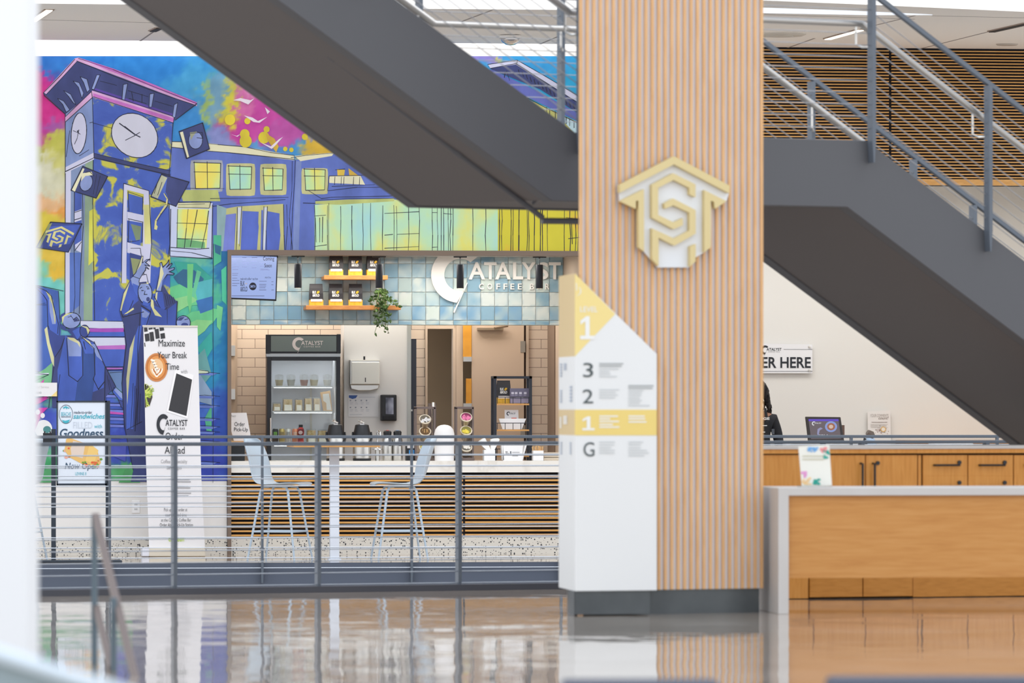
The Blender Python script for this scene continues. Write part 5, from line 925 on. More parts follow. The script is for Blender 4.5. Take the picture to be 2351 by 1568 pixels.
for cx, lab in ((770.5, 'silver airpot with black lid standing in front of the fridge'), (831, 'silver airpot with black lid standing below the hygiene poster')):
    if a0: dup(a0, PW.pt(PW.u(cx, v), 0, 0) - PW.pt(PW.u(770.5, v), 0, 0), lab); continue
    t = a0 = at('airpot', lab, 'airpot', cx, v, 'silver airpots')
    mb = MB(PW); rev(mb, cx, v, [(20.5, 1053), (20.8, 1050), (20.8, 1010), (20, 1004), (19, 1000)], 0, 28, ZO); mb.build('body', BRUSH, t, True)
    mb = MB(PW); rev(mb, cx, v, [(20.5, 1058), (21.3, 1056), (21, 1052.5)], 0, 28, ZO); mb.build('base', BLACK, t, True)
    mb = MB(PW); rev(mb, cx, v, [(20, 1003), (20, 997), (17, 983), (15.5, 976), (12, 974.5), (1, 974)], 0, 28, ZO); mb.build('lid', BLACK, t, True)
    mb = MB(PW); z_ = PW.z(cx, 1000, v) + ZO; k = mpp(v)
    for s_ in (-1, 1): mb.tube([(PW.u(cx, v) + s_ * 21 * k, v, z_ + .03), (PW.u(cx, v) + s_ * 22.5 * k, v - .01, z_ - .02), (PW.u(cx, v) + s_ * 19 * k, v - .06, z_ - .06)], .008, 8)
    mb.build('carry_handle', BLACK, t, True)
    mb = MB(PW); uu = PW.u(cx, v); zz = PW.z(cx, 974, v) + ZO; mb.tube([(uu, v - .01, zz), (uu, v - .02, zz + .02), (uu - .02, v - .03, zz + .035)], .01, 8); mb.tube([(uu - .035, v - .03, zz + .03), (uu + .02, v - .03, zz + .012)], .006, 8); mb.box(uu - .022, uu + .016, v - .05, v - .035, zz - .006, zz + .006); mb.build('pump_lever', CHROME, t, True)
t = at('rinser_tap', 'chrome tap with a round foot between airpot and slim flasks', 'tap', 866.5, .3)
mb = MB(PW); rev(mb, 866.5, v, [(11, 1033), (11, 1030.5), (3, 1028), (1.8, 1024), (1.8, 1000), (3, 996), (2, 990)], 0, 16, ZO); mb.build('body', CHROME, t, True)
mb = MB(PW); uu = PW.u(866.5, v); z_ = PW.z(866, 995, v) + ZO; mb.tube([(uu, v, z_), (uu + .01, v - .03, z_ + .025), (uu + .02, v - .06, z_ + .01), (uu + .02, v - .065, z_ - .03)], .007, 8); mb.build('spout', CHROME, t, True)
mb = MB(PW); rev(mb, 866.5, v, [(5, 1058), (5, 1033)], 0, 14, ZO); mb.build('pedestal', BRUSH, t, True)
for cx, c, lab in ((889.5, (214, 74, 50), 'slim steel flask with red lid button on the counter'), (912.5, (110, 160, 206), 'slim steel flask with blue lid button on the counter')):
    t = at('steel_flask', lab, 'flask', cx, v, 'slim steel flasks')
    mb = MB(PW); rev(mb, cx, v, [(11, 1058), (11.6, 1056), (11.6, 1012), (10, 1002), (8, 999)], 0, 22, ZO); mb.build('body', BRUSH, t, True)
    mb = MB(PW); rev(mb, cx, v, [(9, 999), (9.5, 992), (7, 989), (1, 988.5)], 0, 18, ZO); mb.build('lid', BLACK, t, True)
    mb = MB(PW); rev(mb, cx, v, [(4, 990), (3.6, 988), (.5, 987.6)], 0, 12, ZO); mb.build('button', mat('button_%d' % cx, c, .4), t, True)
    mb = MB(PW); k = mpp(v); mb.box(PW.u(cx + 1.5, v), PW.u(cx + 8, v), v - 13.5 * k, v - 10 * k, PW.z(cx, 1024, v), PW.z(cx, 1000, v)); mb.build('grip', mat('grip_grey', (90, 92, 98), .5), t, bevel=.004)
t = at('coffee_box', 'small dark carton with a blue label beside the first condiment stand', 'carton', 944, .4)
mb = MB(PW); mb.box(PW.u(933, .4), PW.u(951.5, .4), .4, .5, zc, PW.z(944, 1024, .4)); mb.build('carton', BLACK, t); mb = MB(PW); mb.pbox(939, 951, 1033, 1043, .396, .399); mb.build('blue_label', mat('label_blue', (60, 150, 226), .5), t); mb = MB(PW); mb.pbox(935, 951, 1022, 1029, .396, .399); mb.build('white_label', PAPER, t)
BRN = mat('stand_brown', (112, 98, 94), .45); CUPM = mat('cup_metal', (206, 190, 166), .3, .6); CREAM = mat('cup_rim', (240, 228, 206), .5)
def condiment(x0, x1, cx, cups, lab):
    v = .35; t = at('condiment_stand', lab, 'condiment stand', (x0 + x1) / 2, v, 'condiment stands')
    mb = MB(PW)
    for a, b, y0, y1 in ((x0, x0 + 4, 935, 1058), (x1 - 4.5, x1, 935, 1058), (x0, x1, 933.5, 939)): mb.box(PW.u(a, v), PW.u(b, v), v, v + .12, zc if y1 > 1000 else PW.z(a, y1, v), PW.z(a, y0, v))
    mb.box(PW.u(x0, v), PW.u(x1, v), v - .05, v + .16, zc, zc + .025); mb.build('frame', BRN, t, bevel=.002)
    k = mpp(v)
    for y, inner, heap, tp in cups:
        uu, zz = PW.uv(cx, y, v); T = Matrix.Translation((uu, v + .0, zz)) @ Matrix.Rotation(R(48), 4, 'X')
        mb = MB(PW); mb.T = T; mb.lathe([(.034, -.11), (.05, 0)], (0, 0, 0), 24); mb.lathe([(.044, -.001), (.03, -.1)], (0, 0, 0), 24, 1); c = mb.build('cup', [CUPM, mat('inner_%d_%d' % inner[:2], inner, .6)], t, True)
        mb = MB(PW); mb.T = T
        for r_ in range(24): pass
        ring = [(math.cos(q * .2618), math.sin(q * .2618)) for q in range(24)]
        mb.add([(.046 * a, .046 * b, .002) for a, b in ring] + [(.0545 * a, .0545 * b, .002) for a, b in ring] + [(.0545 * a, .0545 * b, -.008) for a, b in ring], [(i, (i + 1) % 24, 24 + (i + 1) % 24, 24 + i) for i in range(24)] + [(24 + i, 24 + (i + 1) % 24, 48 + (i + 1) % 24, 48 + i) for i in range(24)]); mb.build('rim', CREAM, c)
        mb = MB(PW); mb.T = T; mb.add([(.045 * a, .045 * b, .0012) for a, b in ring], [tuple(range(24))]); mb.build('inside', mat('inner_%d_%d' % inner[:2], inner, .6), c, fixn=False)
        mb = MB(PW); mb.T = T; rn = random.Random(int(y) + x0)
        for i in range(14):
            p = Vector((rn.uniform(-.03, .03), rn.uniform(-.035, -.004), .006 + rn.uniform(0, .012)))
            if tp == 'stick': mb.tube([p, p + Vector((rn.uniform(-.01, .01), .012, .02))], .0025, 5)
            elif tp == 'round': mb.lathe([(.0, 0), (.012, .002), (.012, .008), (0, .01)], p, 10)
            else:
                a = rn.uniform(0, 3); d_ = Vector((math.cos(a) * .016, math.sin(a) * .01, .004)); e_ = Vector((-math.sin(a) * .008, math.cos(a) * .008, .006)); mb.add([p - d_ - e_, p + d_ - e_, p + d_ + e_, p - d_ + e_, p + Vector((0, 0, .008))], [(0, 1, 4), (1, 2, 4), (2, 3, 4), (3, 0, 4)])
        mb.build('contents', mat('heap_%d_%d' % heap[:2], heap, .6), c, fixn=False)
condiment(953, 1000, 976, [(962, (120, 112, 98), (240, 240, 240), 'pk'), (990, (112, 88, 62), (206, 170, 120), 'stick'), (1026, (150, 140, 70), (226, 214, 120), 'pk')], 'brown condiment stand of tilted cups beside the steel flasks')
condiment(1046, 1088, 1070.5, [(957, (150, 60, 100), (246, 140, 186), 'pk'), (988, (150, 144, 80), (240, 222, 90), 'pk'), (1026, (150, 146, 136), (244, 240, 232), 'round')], 'brown condiment stand with pink and yellow packets in tilted cups')
t = at('lid_dispenser', 'upright chrome lid dispenser column behind the first condiment stand', 'dispenser', 997, .6)
mb = MB(PW); rev(mb, 995, .6, [(4, 1058), (4, 926), (3, 924.5)], 0, 14, zoff(.6)); mb.build('tube', CHROME, t, True); mb = MB(PW); mb.box(PW.u(984, .62), PW.u(1002, .62), .64, .66, zc, PW.z(990, 926, .62)); mb.build('back_plate', BRN, t)
WP = mat('white_plastic', (240, 240, 242), .4)
t = at('swing_bin', 'white round countertop bin with a domed lid between the condiment stands', 'bin', 1020, .2); v = .22
mb = MB(PW); rev(mb, 1020, v, [(21.5, 1058), (22, 1056), (23, 1004), (23, 1000)], 0, 32, zoff(v)); mb.build('body', WP, t, True)
mb = MB(PW); rev(mb, 1020, v, [(23.4, 1001), (23.2, 996), (20.5, 986), (15, 979), (8, 976), (.5, 975)], 0, 32, zoff(v)); mb.build('dome_lid', WP, t, True)
mb = MB(PW); uu = PW.u(1033.5, v); mb.pprism([(1032.5, 986), (1034.5, 988), (1035, 996), (1033.5, 996)], v - .062, v - .05); mb.build('flap_edge', mat('flap_grey', (120, 130, 150), .4), t)
t = at('cup_lid_caddy', 'white square caddy with two white stacks fanning out in a V', 'caddy', 1124, .25); v = .25
mb = MB(PW); mb.box(PW.u(1111.5, v), PW.u(1137, v), v, v + .12, zc, PW.z(1120, 1033, v)); mb.build('box', WP, t, bevel=.002)
for pts_ in ([(1120, 1036), (1127, 1032), (1114, 1006), (1112, 1005), (1098.5, 1014.5), (1100, 1017)], [(1127, 1036), (1134, 1036), (1147.5, 1009), (1144, 1006), (1131, 1007), (1127, 1010)]): mb = MB(PW); mb.pprism(pts_, v + .02, v + .1); mb.build('sleeve_stack', mat('sleeve_white', (244, 244, 242), .6), t)
t = at('menu_tray', 'white flared tray with small print facing out at the front of the counter', 'tray', 1180, .2); v = .2
mb = MB(PW); mb.slab([(PW.u(1155, v), v), (PW.u(1200, v), v), (PW.u(1200, v), v + .015), (PW.u(1155, v), v + .015)], zc, PW.z(1178, 1020, v)); mb.pprism([(1155, 1058), (1200, 1058), (1210, 1020), (1200, 1020)], v + .12, v + .13); mb.pprism([(1152, 1020), (1155, 1020), (1157, 1056), (1155, 1056)], v, v + .12); mb.pprism([(1197, 1056), (1200, 1056), (1209, 1020), (1206, 1020)], v + .01, v + .12); mb.build('tray', WP, t)
mb = MB(PW); vv = v - .002; mb.text('BLK', 1161, 1166, 1036, 1039, vv, 0, .02); mb.text('&BOLD', 1161, 1169, 1040, 1043, vv, 0, .02); mb.pprism([(1171, 1036), (1174, 1036), (1174, 1043), (1171, 1043)], vv, None, 1); mb.lines(1176, 1193, (1038,), 1, vv, 1, .0); mb.lines(1176, 1192, (1044, 1046), 1, vv, 1, .2); mb.pprism([(1184, 1044), (1187, 1044), (1187, 1046.5), (1184, 1046.5)], vv, None, 2); mb.build('print', [INK, GREY, mat('print_amber', (226, 180, 60), .5)], t, fixn=False)
t = at('stirrer_pot', 'white square pot of wooden stirrers beside the black rack', 'pot', 1236, .22); v = .22
mb = MB(PW); mb.box(PW.u(1224, v), PW.u(1248, v), v, v + .1, zc, PW.z(1236, 1034.5, v)); mb.build('pot', WP, t, bevel=.002)
mb = MB(PW); rn = random.Random(3)
for i in range(26): x = rn.uniform(1226, 1246); u_, z_ = PW.uv(x, 1045, v); mb.tube([(u_, v + rn.uniform(.02, .08), z_), (u_ + rn.uniform(-.015, .015), v + rn.uniform(.02, .08), z_ + .075 + rn.uniform(-.008, .01))], .003, 5)
tag(mb.build('stirrers', mat('birch', (226, 186, 132), .6), t), kind='stuff')
t = at('lid_tray', 'low stack of pale trays half hidden by the directory totem', 'tray stack', 1280, .4); v = .4
mb = MB(PW)
for i, (y0, y1) in enumerate(((1039, 1042.5), (1046, 1049), (1051, 1058))): mb.pbox(1249, 1330, y0, y1, v, v + .25)
mb.v = [Vector((p.x, p.y, max(p.z, zc))) for p in mb.v]; mb.box(PW.u(1252, v), PW.u(1325, v), v + .02, v + .2, zc, PW.z(1280, 1040, v)); mb.build('trays', mat('tray_cream', (226, 214, 196), .5), t)
# black rack
v = .42; t = at('display_rack', 'tall black metal rack with oak shelves standing on the counter', 'rack', 1178, v + .1)
mb = MB(PW); a, b, zt2 = PW.u(1134, v), PW.u(1221.5, v), PW.z(1178, 863.5, v)
for uu in (a, b - .024): mb.box(uu, uu + .024, v, v + .03, zc, zt2); mb.box(uu, uu + .024, v + .2, v + .23, zc, zt2); mb.box(uu, uu + .024, v, v + .23, zt2 - .02, zt2)
mb.box(a, b, v, v + .02, zt2 - .022, zt2); mb.box(a, b, v + .21, v + .23, zt2 - .022, zt2); mb.build('frame', NAVY, t)
rz = []
for y in (926.5, 986, 1045.5):
    z_ = PW.z(1178, y, v); rz.append(z_); mb = MB(PW); mb.box(a + .026, b - .026, v, v + .22, z_ - .014, z_); s = mb.build('shelf', OAKH, t)
    mb = MB(PW); zz = z_ + .058
    for q in ((a + .026, v - .004), (b - .026, v - .004)): pass
    mb.tube([(a + .02, v, zz), (b - .02, v, zz)], .0035, 5)
    for i in range(5): uu = a + .03 + (b - a - .06) * i / 4; mb.tube([(uu, v, z_), (uu, v, zz)], .003, 5)
    mb.build('gallery_rail', NAVY, s)
vr = v + .09
k_ = PW.uv(1157.5, 926, vr); dup(b0[0], PW.pt(k_[0], vr + .05, rz[0]) - b0[1], 'black and gold coffee bag on the top shelf of the black rack')
t = thing('tea_carton', 'purple grey tea carton with white print on the top shelf of the rack', 'carton', PW, PW.u(1193, vr), vr, rz[0])
mb = MB(PW); mb.pprism([(1171, 925.8), (1216, 925.8), (1216, 891.5), (1171, 891.5)], vr - .03, vr + .01); mb.v = [Vector((p.x, p.y, max(p.z, rz[0] + .0005))) for p in mb.v]; mb.build('carton', mat('carton_purple', (104, 100, 122), .5), t)
mb = MB(PW); vv = vr - .032
for x in (1174, 1182, 1192, 1203): mb.pprism([(x, 900), (x + 6, 900), (x + 6, 905), (x, 905)], vv, None, 0); mb.lines(x, x + 7, (907,), 1.5, vv, 1, .3, x)
mb.lines(1184, 1202, (911,), 2, vv, 0, 0); mb.pprism([(1172, 916), (1215, 916), (1215, 925), (1172, 925)], vv, None, 1); mb.build('print', [mat('carton_print', (196, 192, 206), .6), mat('carton_lilac', (150, 144, 168), .6)], t, fixn=False)
t = thing('card_tray', 'white flared tray holding cards on the middle shelf of the rack', 'tray', PW, PW.u(1178, vr), vr, rz[1])
mb = MB(PW); mb.pprism([(1154, 985.6), (1198, 985.6), (1208, 961), (1145, 961)], vr - .04, vr - .03); mb.pprism([(1154, 985.6), (1198, 985.6), (1206, 961), (1147, 961)], vr + .06, vr + .07); mb.pprism([(1154, 985.6), (1198, 985.6), (1198, 984), (1154, 984)], vr - .03, vr + .06); mb.v = [Vector((p.x, p.y, max(p.z, rz[1] + .0005))) for p in mb.v]; mb.build('tray', WP, t)
t = thing('brand_card', 'small white card with crescent mark standing in the rack tray', 'card', PW, PW.u(1174, vr), vr + .02, rz[1] + .012)
mb = MB(PW); mb.pprism([(1159, 982), (1191, 982), (1190, 941), (1158.5, 941)], vr + .02, vr + .024); mb.build('card', PAPER, t)
mb = MB(PW); logo(mb, 1163, 945, .07, .07, vr + .018, 0); mb.pprism([(1174, 959), (1186, 959), (1186, 961.5), (1174, 961.5)], vr + .018, None, 1); mb.build('print', [INK, mat('print_red', (222, 110, 96), .6)], t, fixn=False)
# ------------------------------------------------------------------ ordering area
vO = 2.97
t = thing('order_sign', 'white acrylic sign reading ORDER HERE on the wall beside the column', 'sign', PW, PW.u(1768, vO), vO, PW.z(1768, 857, vO))
mb = MB(PW); mb.pprism([(1672, 787), (1865, 791), (1865, 857), (1672, 857)], vO - .01, vO); mb.build('plate', mat('sign_acrylic', (238, 238, 240), .3), t)
mb = MB(PW); vv = vO - .013; mb.text('ORDER HERE', 1681, 1861.5, 819.5, 845, vv, 0, .02); logo(mb, 1746, 793, .163, .163, vv, 0); mb.lines(1799, 1865, (801.6,), .9, vv, 1, 0); mb.lines(1690, 1738, (800.6,), .9, vv, 1, 0); mb.lines(1690, 1865, (852,), 1, vv, 1, 0); mb.build_split('lettering', [INK, GREY], t)
for x, y in ((1858, 796), (1858, 850), (1680, 794), (1680, 850)): mb = MB(PW); k = mpp(vO); mb.lathe([(3 * k, 0), (3 * k, .012), (.1 * k, .014)], (PW.u(x, vO), vO - .01, PW.z(x, y, vO)), 14, 0, 'v'); mb.v = [p for p in mb.v]; mb.build('standoff', mat('standoff', (216, 212, 204), .3, .4), t, True)
t = thing('comment_poster', 'white coffee bean poster inviting comments on the ordering area wall', 'poster', PW, PW.u(2018, vO), vO, PW.z(2018, 1030, vO))
mb = MB(PW); mb.pprism([(1992, 945), (2044, 942), (2046, 1030), (1993, 1030)], vO - .006, vO); mb.build('sheet', mat('poster_white', (238, 234, 230), .5), t)
mb = MB(PW); vv = vO - .009; mb.text('YOUR COMMENTS', 1998, 2040, 950.5, 957.5, vv, 0); mb.text('count!', 2017, 2040, 956.5, 963, vv, 1, 0, .3); mb.lines(2001, 2037, (969,), 1, vv, 1, 0); mb.lines(1999, 2039, (973.5, 976, 978.5, 981), .7, vv, 0, .1)
rn = random.Random(8)
for i in range(52):
    x, y = 2022 + rn.gauss(0, 7), 987 + rn.gauss(0, 6); r_ = rn.uniform(.5, 1.2); mb.pprism([(x + r_ * math.cos(q), y + r_ * .8 * math.sin(q)) for q in (0, 1, 2, 3, 4, 5)], vv - .0005, None, 2)
for rr, m_ in ((6.4, 3), (4.3, 4)): mb.pprism([(2028 + rr * math.cos(q * .4), 985.5 + rr * math.sin(q * .4)) for q in range(16)], vv - .001 - .001 * m_, None, m_)
mb.build('print', [mat('print_pale', (186, 178, 172), .7), mat('print_brown', (130, 110, 100), .7), mat('bean', (140, 84, 62), .7), mat('crema', (226, 186, 120), .6), mat('milk', (244, 236, 222), .6)], t, fixn=False)
t = thing('order_counter', 'white topped ordering counter behind the guard rails and oak cabinet run', 'counter', PW, PW.u(2100), .35, 0)
mb = MB(PW); mb.box(PW.u(1706), PW.u(2500), 0, .75, zc - .03, zc); mb.build('marble_top', MARB, t); mb = MB(PW); mb.box(PW.u(1706), PW.u(2500), .03, .7, 0, zc - .03); mb.build('body', OAK, t)
v = .4
t = thing('order_terminal', 'black touch screen till with a latte picture on the ordering counter', 'till', PW, PW.u(1895, v), v + .1, zc)
mb = MB(PW); T_ = [(1850, 956.5), (1930, 957.5), (1939, 1015.5), (1857, 1016)]; mb.pprism(T_, v, v + .05); mb.build('bezel', mat('bezel', (52, 46, 44), .35), t, bevel=.006)
mb = MB(PW); mb.pprism([(1856, 962), (1925, 962), (1931, 1007), (1862, 1008)], v - .003); mb.build('display', mat('till_screen', (110, 98, 104), .3, emit=.8), t)
mb = MB(PW); vv = v - .006; mb.pprism([(1856, 962), (1925, 962), (1925.6, 967), (1856.6, 967)], vv, None, 0); logo(mb, 1864, 967.5, .073, .075, vv, 1, sub=False); mb.text('Welcome', 1882, 1923, 997, 1004, vv, 1, 0, .2)
for i, (rr, m_) in enumerate(((14, 2), (9.3, 3), (5.0, 4))): mb.pprism([(1908 + rr * math.cos(q * .35), 979.5 + rr * .9 * math.sin(q * .35)) for q in range(18)], vv - .001 * (i + 1), None, m_)
mb.pprism([(1877, 985), (1884, 981), (1889, 984), (1882, 988), (1880, 996), (1884, 1002), (1880, 1003), (1876, 996)], vv, None, 5)
mb.build('screen_art', [mat('ui_purple', (104, 76, 206), .4, emit=.8), mat('ui_white', (240, 240, 246), .4, emit=.8), mat('ui_saucer', (150, 170, 232), .4, emit=.75), mat('ui_coffee', (176, 110, 80), .4, emit=.75), mat('ui_milk', (232, 204, 186), .4, emit=.75), mat('ui_swirl', (160, 160, 200), .4, emit=.75)], t, fixn=False)
mb = MB(PW); mb.pprism([(1884, 1012), (1896, 1012), (1896, 1030), (1902, 1052), (1876, 1052), (1884, 1030)], v + .05, v + .09); mb.box(PW.u(1866, v), PW.u(1914, v), v, v + .2, zc, zc + .02); mb.build('stand', BLACK, t); mb = MB(PW); mb.pbox(1933, 1939, 976, 1000, v + .005, v + .045); mb.build('card_reader', mat('reader', (96, 72, 60), .5), t)
t = thing('barcode_scanner', 'pale blue handheld scanner tilted in its stand near the till', 'scanner', PW, PW.u(1997, v), v, zc)
mb = MB(PW); k = lambda x, y, dv=0: (PW.u(x, v), v + dv, PW.z(x, y, v)); mb.tube([k(2008, 1040), k(1999, 1012), k(1994, 1003)], [.045, .04, .03], 14); mb.build('body', mat('scanner_blue', (176, 198, 222), .4), t, True)
mb = MB(PW); mb.tube([k(1990, 992, -.03), k(1999, 998, -.02), k(2005, 1004, -.02)], [.025, .036, .02], 14); mb.build('head', mat('scanner_brown', (96, 82, 72), .25), t, True)
mb = MB(PW); mb.tube([k(1986, 1006), k(1984, 1012), k(1990, 1020)], .012, 8); mb.lathe([(.06, 0), (.06, .012), (.02, .02)], (PW.u(2008, v), v, zc), 20); mb.build('foot', BLACK, t, True)
t = thing('receipt_box', 'small white box on the ordering counter between the person and the till', 'box', PW, PW.u(1810, .3), .3, zc); mb = MB(PW); mb.box(PW.u(1802, .3), PW.u(1815, .3), .3, .42, zc, PW.z(1810, 1016, .3)); mb.build('box', PAPER, t); mb = MB(PW); mb.pbox(1804, 1814, 1014.5, 1016.2, .3, .36); mb.build('lid', mat('box_lid', (150, 140, 150), .5), t)
vB2 = 2.3; t = thing('back_worktop', 'oak edged back worktop along the ordering area wall', 'worktop', PW, PW.u(2190, vB2), vB2 + .3, 0)
mb = MB(PW); mb.box(PW.u(2088, vB2), PW.u(2480, vB2), vB2, 2.99, PW.z(2100, 1019, vB2), PW.z(2100, 1011, vB2)); mb.build('oak_edge', OAKH, t); mb = MB(PW); mb.box(PW.u(2090, vB2), PW.u(2478, vB2), vB2 + .05, 2.99, 0, PW.z(2100, 1019, vB2)); mb.build('base_unit', WHITE, t)
t = thing('serving_tray', 'dark shallow serving tray lying on the ordering counter', 'tray', PW, PW.u(2183, .3), .35, zc + .0)
mb = MB(PW); mb.slab([(PW.u(2130, .3), .15), (PW.u(2238, .3), .15), (PW.u(2238, .3), .5), (PW.u(2130, .3), .5)], zc, zc + .02); mb.build('tray', BLACK, t, bevel=.006); mb = MB(PW); mb.slab([(PW.u(2140, .3), .18), (PW.u(2228, .3), .18), (PW.u(2228, .3), .47), (PW.u(2140, .3), .47)], zc + .02, zc + .17); mb.build('stand', mat('tray_white', (228, 226, 224), .5), t)
# ------------------------------------------------------------------ person behind the ordering counter
vQ = 1.15; uQ = PW.u(1735, vQ)
per = thing('person', 'person in a dark shirt and black apron behind the counter, half hidden by the column', 'person', PW, uQ, vQ, 0)
def skin(name, nodes, links, mats, root=0, lev=2, parent=per):
    me = bpy.data.meshes.new(name); inv = MWD[per.name].inverted()
    me.from_pydata([inv @ PW.pt(uQ + p[0], vQ + p[1], p[2]) for p, r_ in nodes], links, []); o = bpy.data.objects.new(name, me); COL.objects.link(o); o.parent = parent
    bm = bmesh.new(); bm.from_mesh(me); L = bm.verts.layers.skin.verify(); bm.verts.ensure_lookup_table()
    for i, (p, r_) in enumerate(nodes): bm.verts[i][L].radius = r_ if isinstance(r_, tuple) else (r_, r_); bm.verts[i][L].use_root = i == root
    bm.to_mesh(me); bm.free(); me.materials.append(mats); me.polygons.foreach_set('use_smooth', [True] * len(me.polygons))
    m_ = o.modifiers.new('skin', 'SKIN'); m_.use_smooth_shade = True; s_ = o.modifiers.new('sub', 'SUBSURF'); s_.levels = s_.render_levels = lev; return o
SKN = mat('skin', (150, 104, 80), .5)
nd = [((0, 0, .84), (.13, .1)), ((0, 0, .96), (.12, .09)), ((0, -.005, 1.10), (.14, .1)), ((0, 0, 1.22), (.11, .08)), ((0, 0, 1.285), (.05, .05)), ((0, -.015, 1.34), (.05, .055)), ((0, -.02, 1.42), (.074, .088)), ((0, -.01, 1.50), (.066, .08))]
lk = [(i, i + 1) for i in range(7)]
for s_ in (-1, 1):
    b = len(nd); nd += [((s_ * .155, .0, 1.205), (.05, .05)), ((s_ * .2, .0, 1.06), (.04, .04)), ((s_ * .215, -.02, .96), (.035, .035)), ((s_ * .19, -.16, .92), (.029, .027)), ((s_ * .17, -.25, .885), (.024, .02)), ((s_ * .165, -.305, .875), (.034, .016))]; lk += [(3, b)] + [(b + i, b + i + 1) for i in range(5)]
    f0 = len(nd)
    for j, (dx, L_) in enumerate(((-.024, .07), (-.008, .08), (.008, .076), (.023, .06))): c = len(nd); nd += [((s_ * .165 + dx, -.325, .875), .0085), ((s_ * .165 + dx * 1.15, -.33 - L_ * .5, .87), .0078), ((s_ * .165 + dx * 1.2, -.33 - L_, .852), .0065)]; lk += [(b + 5, c), (c, c + 1), (c + 1, c + 2)]
    c = len(nd); nd += [((s_ * .135, -.30, .872), .009), ((s_ * .12, -.33, .862), .0075)]; lk += [(b + 5, c), (c, c + 1)]
    b = len(nd); nd += [((s_ * .085, 0, .78), (.085, .085)), ((s_ * .09, -.01, .45), (.055, .058)), ((s_ * .095, .02, .25), (.05, .052)), ((s_ * .095, .02, .07), (.036, .038)), ((s_ * .1, -.1, .035), (.04, .03))]; lk += [(0, b)] + [(b + i, b + i + 1) for i in range(4)]
body = skin('body', nd, lk, SKN)
TEE = mat('black_shirt', (36, 37, 42), .8)
sn = [((0, 0, .86), (.145, .115)), ((0, 0, .98), (.135, .105)), ((0, -.005, 1.10), (.155, .115)), ((0, .0, 1.215), (.125, .092)), ((0, 0, 1.262), (.066, .062))]; sl = [(0, 1), (1, 2), (2, 3), (3, 4)]
for s_ in (-1, 1): b = len(sn); sn += [((s_ * .158, 0, 1.2), (.062, .062)), ((s_ * .203, 0, 1.06), (.053, .053)), ((s_ * .216, -.02, .965), (.048, .048)), ((s_ * .195, -.13, .925), (.04, .038))]; sl += [(3, b), (b, b + 1), (b + 1, b + 2), (b + 2, b + 3)]
skin('shirt', sn, sl, TEE)
tn = [((0, 0, .86), (.145, .118))]; tl = []
for s_ in (-1, 1): b = len(tn); tn += [((s_ * .087, 0, .74), (.098, .1)), ((s_ * .091, -.01, .45), (.07, .074)), ((s_ * .096, .02, .1), (.056, .06))]; tl += [(0, b), (b, b + 1), (b + 1, b + 2)]
skin('trousers', tn, tl, mat('dark_trousers', (44, 46, 56), .8))
for s_ in (-1, 1): skin('shoe', [((s_ * .096, .04, .04), (.045, .04)), ((s_ * .1, -.06, .035), (.045, .034)), ((s_ * .102, -.14, .03), (.038, .026))], [(0, 1), (1, 2)], BLACK)
mb = MB(PW); A = [(-.1, 1.17), (.1, 1.17), (.115, .95), (.16, .9), (.165, .6), (-.165, .6), (-.16, .9), (-.115, .95)]; mb.prism([(uQ + a, z) for a, z in A], vQ - .135, vQ - .128); 
for s_ in (-1, 1): mb.add([(uQ + s_ * .075, vQ - .135, 1.16), (uQ + s_ * .1, vQ - .135, 1.16), (uQ + s_ * .09, vQ - .06, 1.3), (uQ + s_ * .065, vQ - .06, 1.3)], [(0, 1, 2, 3)])
ap = mb.build('apron', mat('apron_black', (28, 28, 32), .7), per)
mb = MB(PW); mb.box(uQ + .125, uQ + .15, vQ - .145, vQ - .13, 1.06, 1.11); mb.build('buckle', mat('buckle', (80, 84, 92), .3), ap)
mb = MB(PW); mb.text('CHANGE', 1716, 1767, 958, 964, vQ - .142, 0, .03); mb.lines(1730, 1762, (976, 991), 2, vQ - .142, 0, .2); mb.build('print', MATS['print_white'], ap, fixn=False)
HAIR = mat('black_hair', (30, 26, 26), .45); rn = random.Random(6)
mb = MB(PW); prof = [(.085, 1.39), (.098, 1.43), (.1, 1.48), (.088, 1.535), (.055, 1.57), (.01, 1.582)]
mb.lathe([(r_, z) for r_, z in prof], (uQ, vQ + .025, 0), 20, 0, 'z', 1.05)
for i in range(70):
    a = rn.uniform(-.35, math.pi + .35); r0 = .09; p = Vector((uQ + r0 * math.cos(a), vQ + .02 + r0 * math.sin(a), 1.47 + rn.uniform(-.03, .06))); ln = [p]; ph = rn.uniform(0, 6); L_ = rn.uniform(.18, .3)
    for j in range(1, 9): s_ = j / 8; ln.append(p + Vector((math.cos(a) * (.05 * s_) + .014 * math.sin(ph + 9 * s_), math.sin(a) * .04 * s_ + .014 * math.cos(ph + 9 * s_), -L_ * s_)))
    mb.tube(ln, [.012] * 3 + [.011, .01, .009, .007, .006, .003], 5)
mb.build('hair', HAIR, per, True)
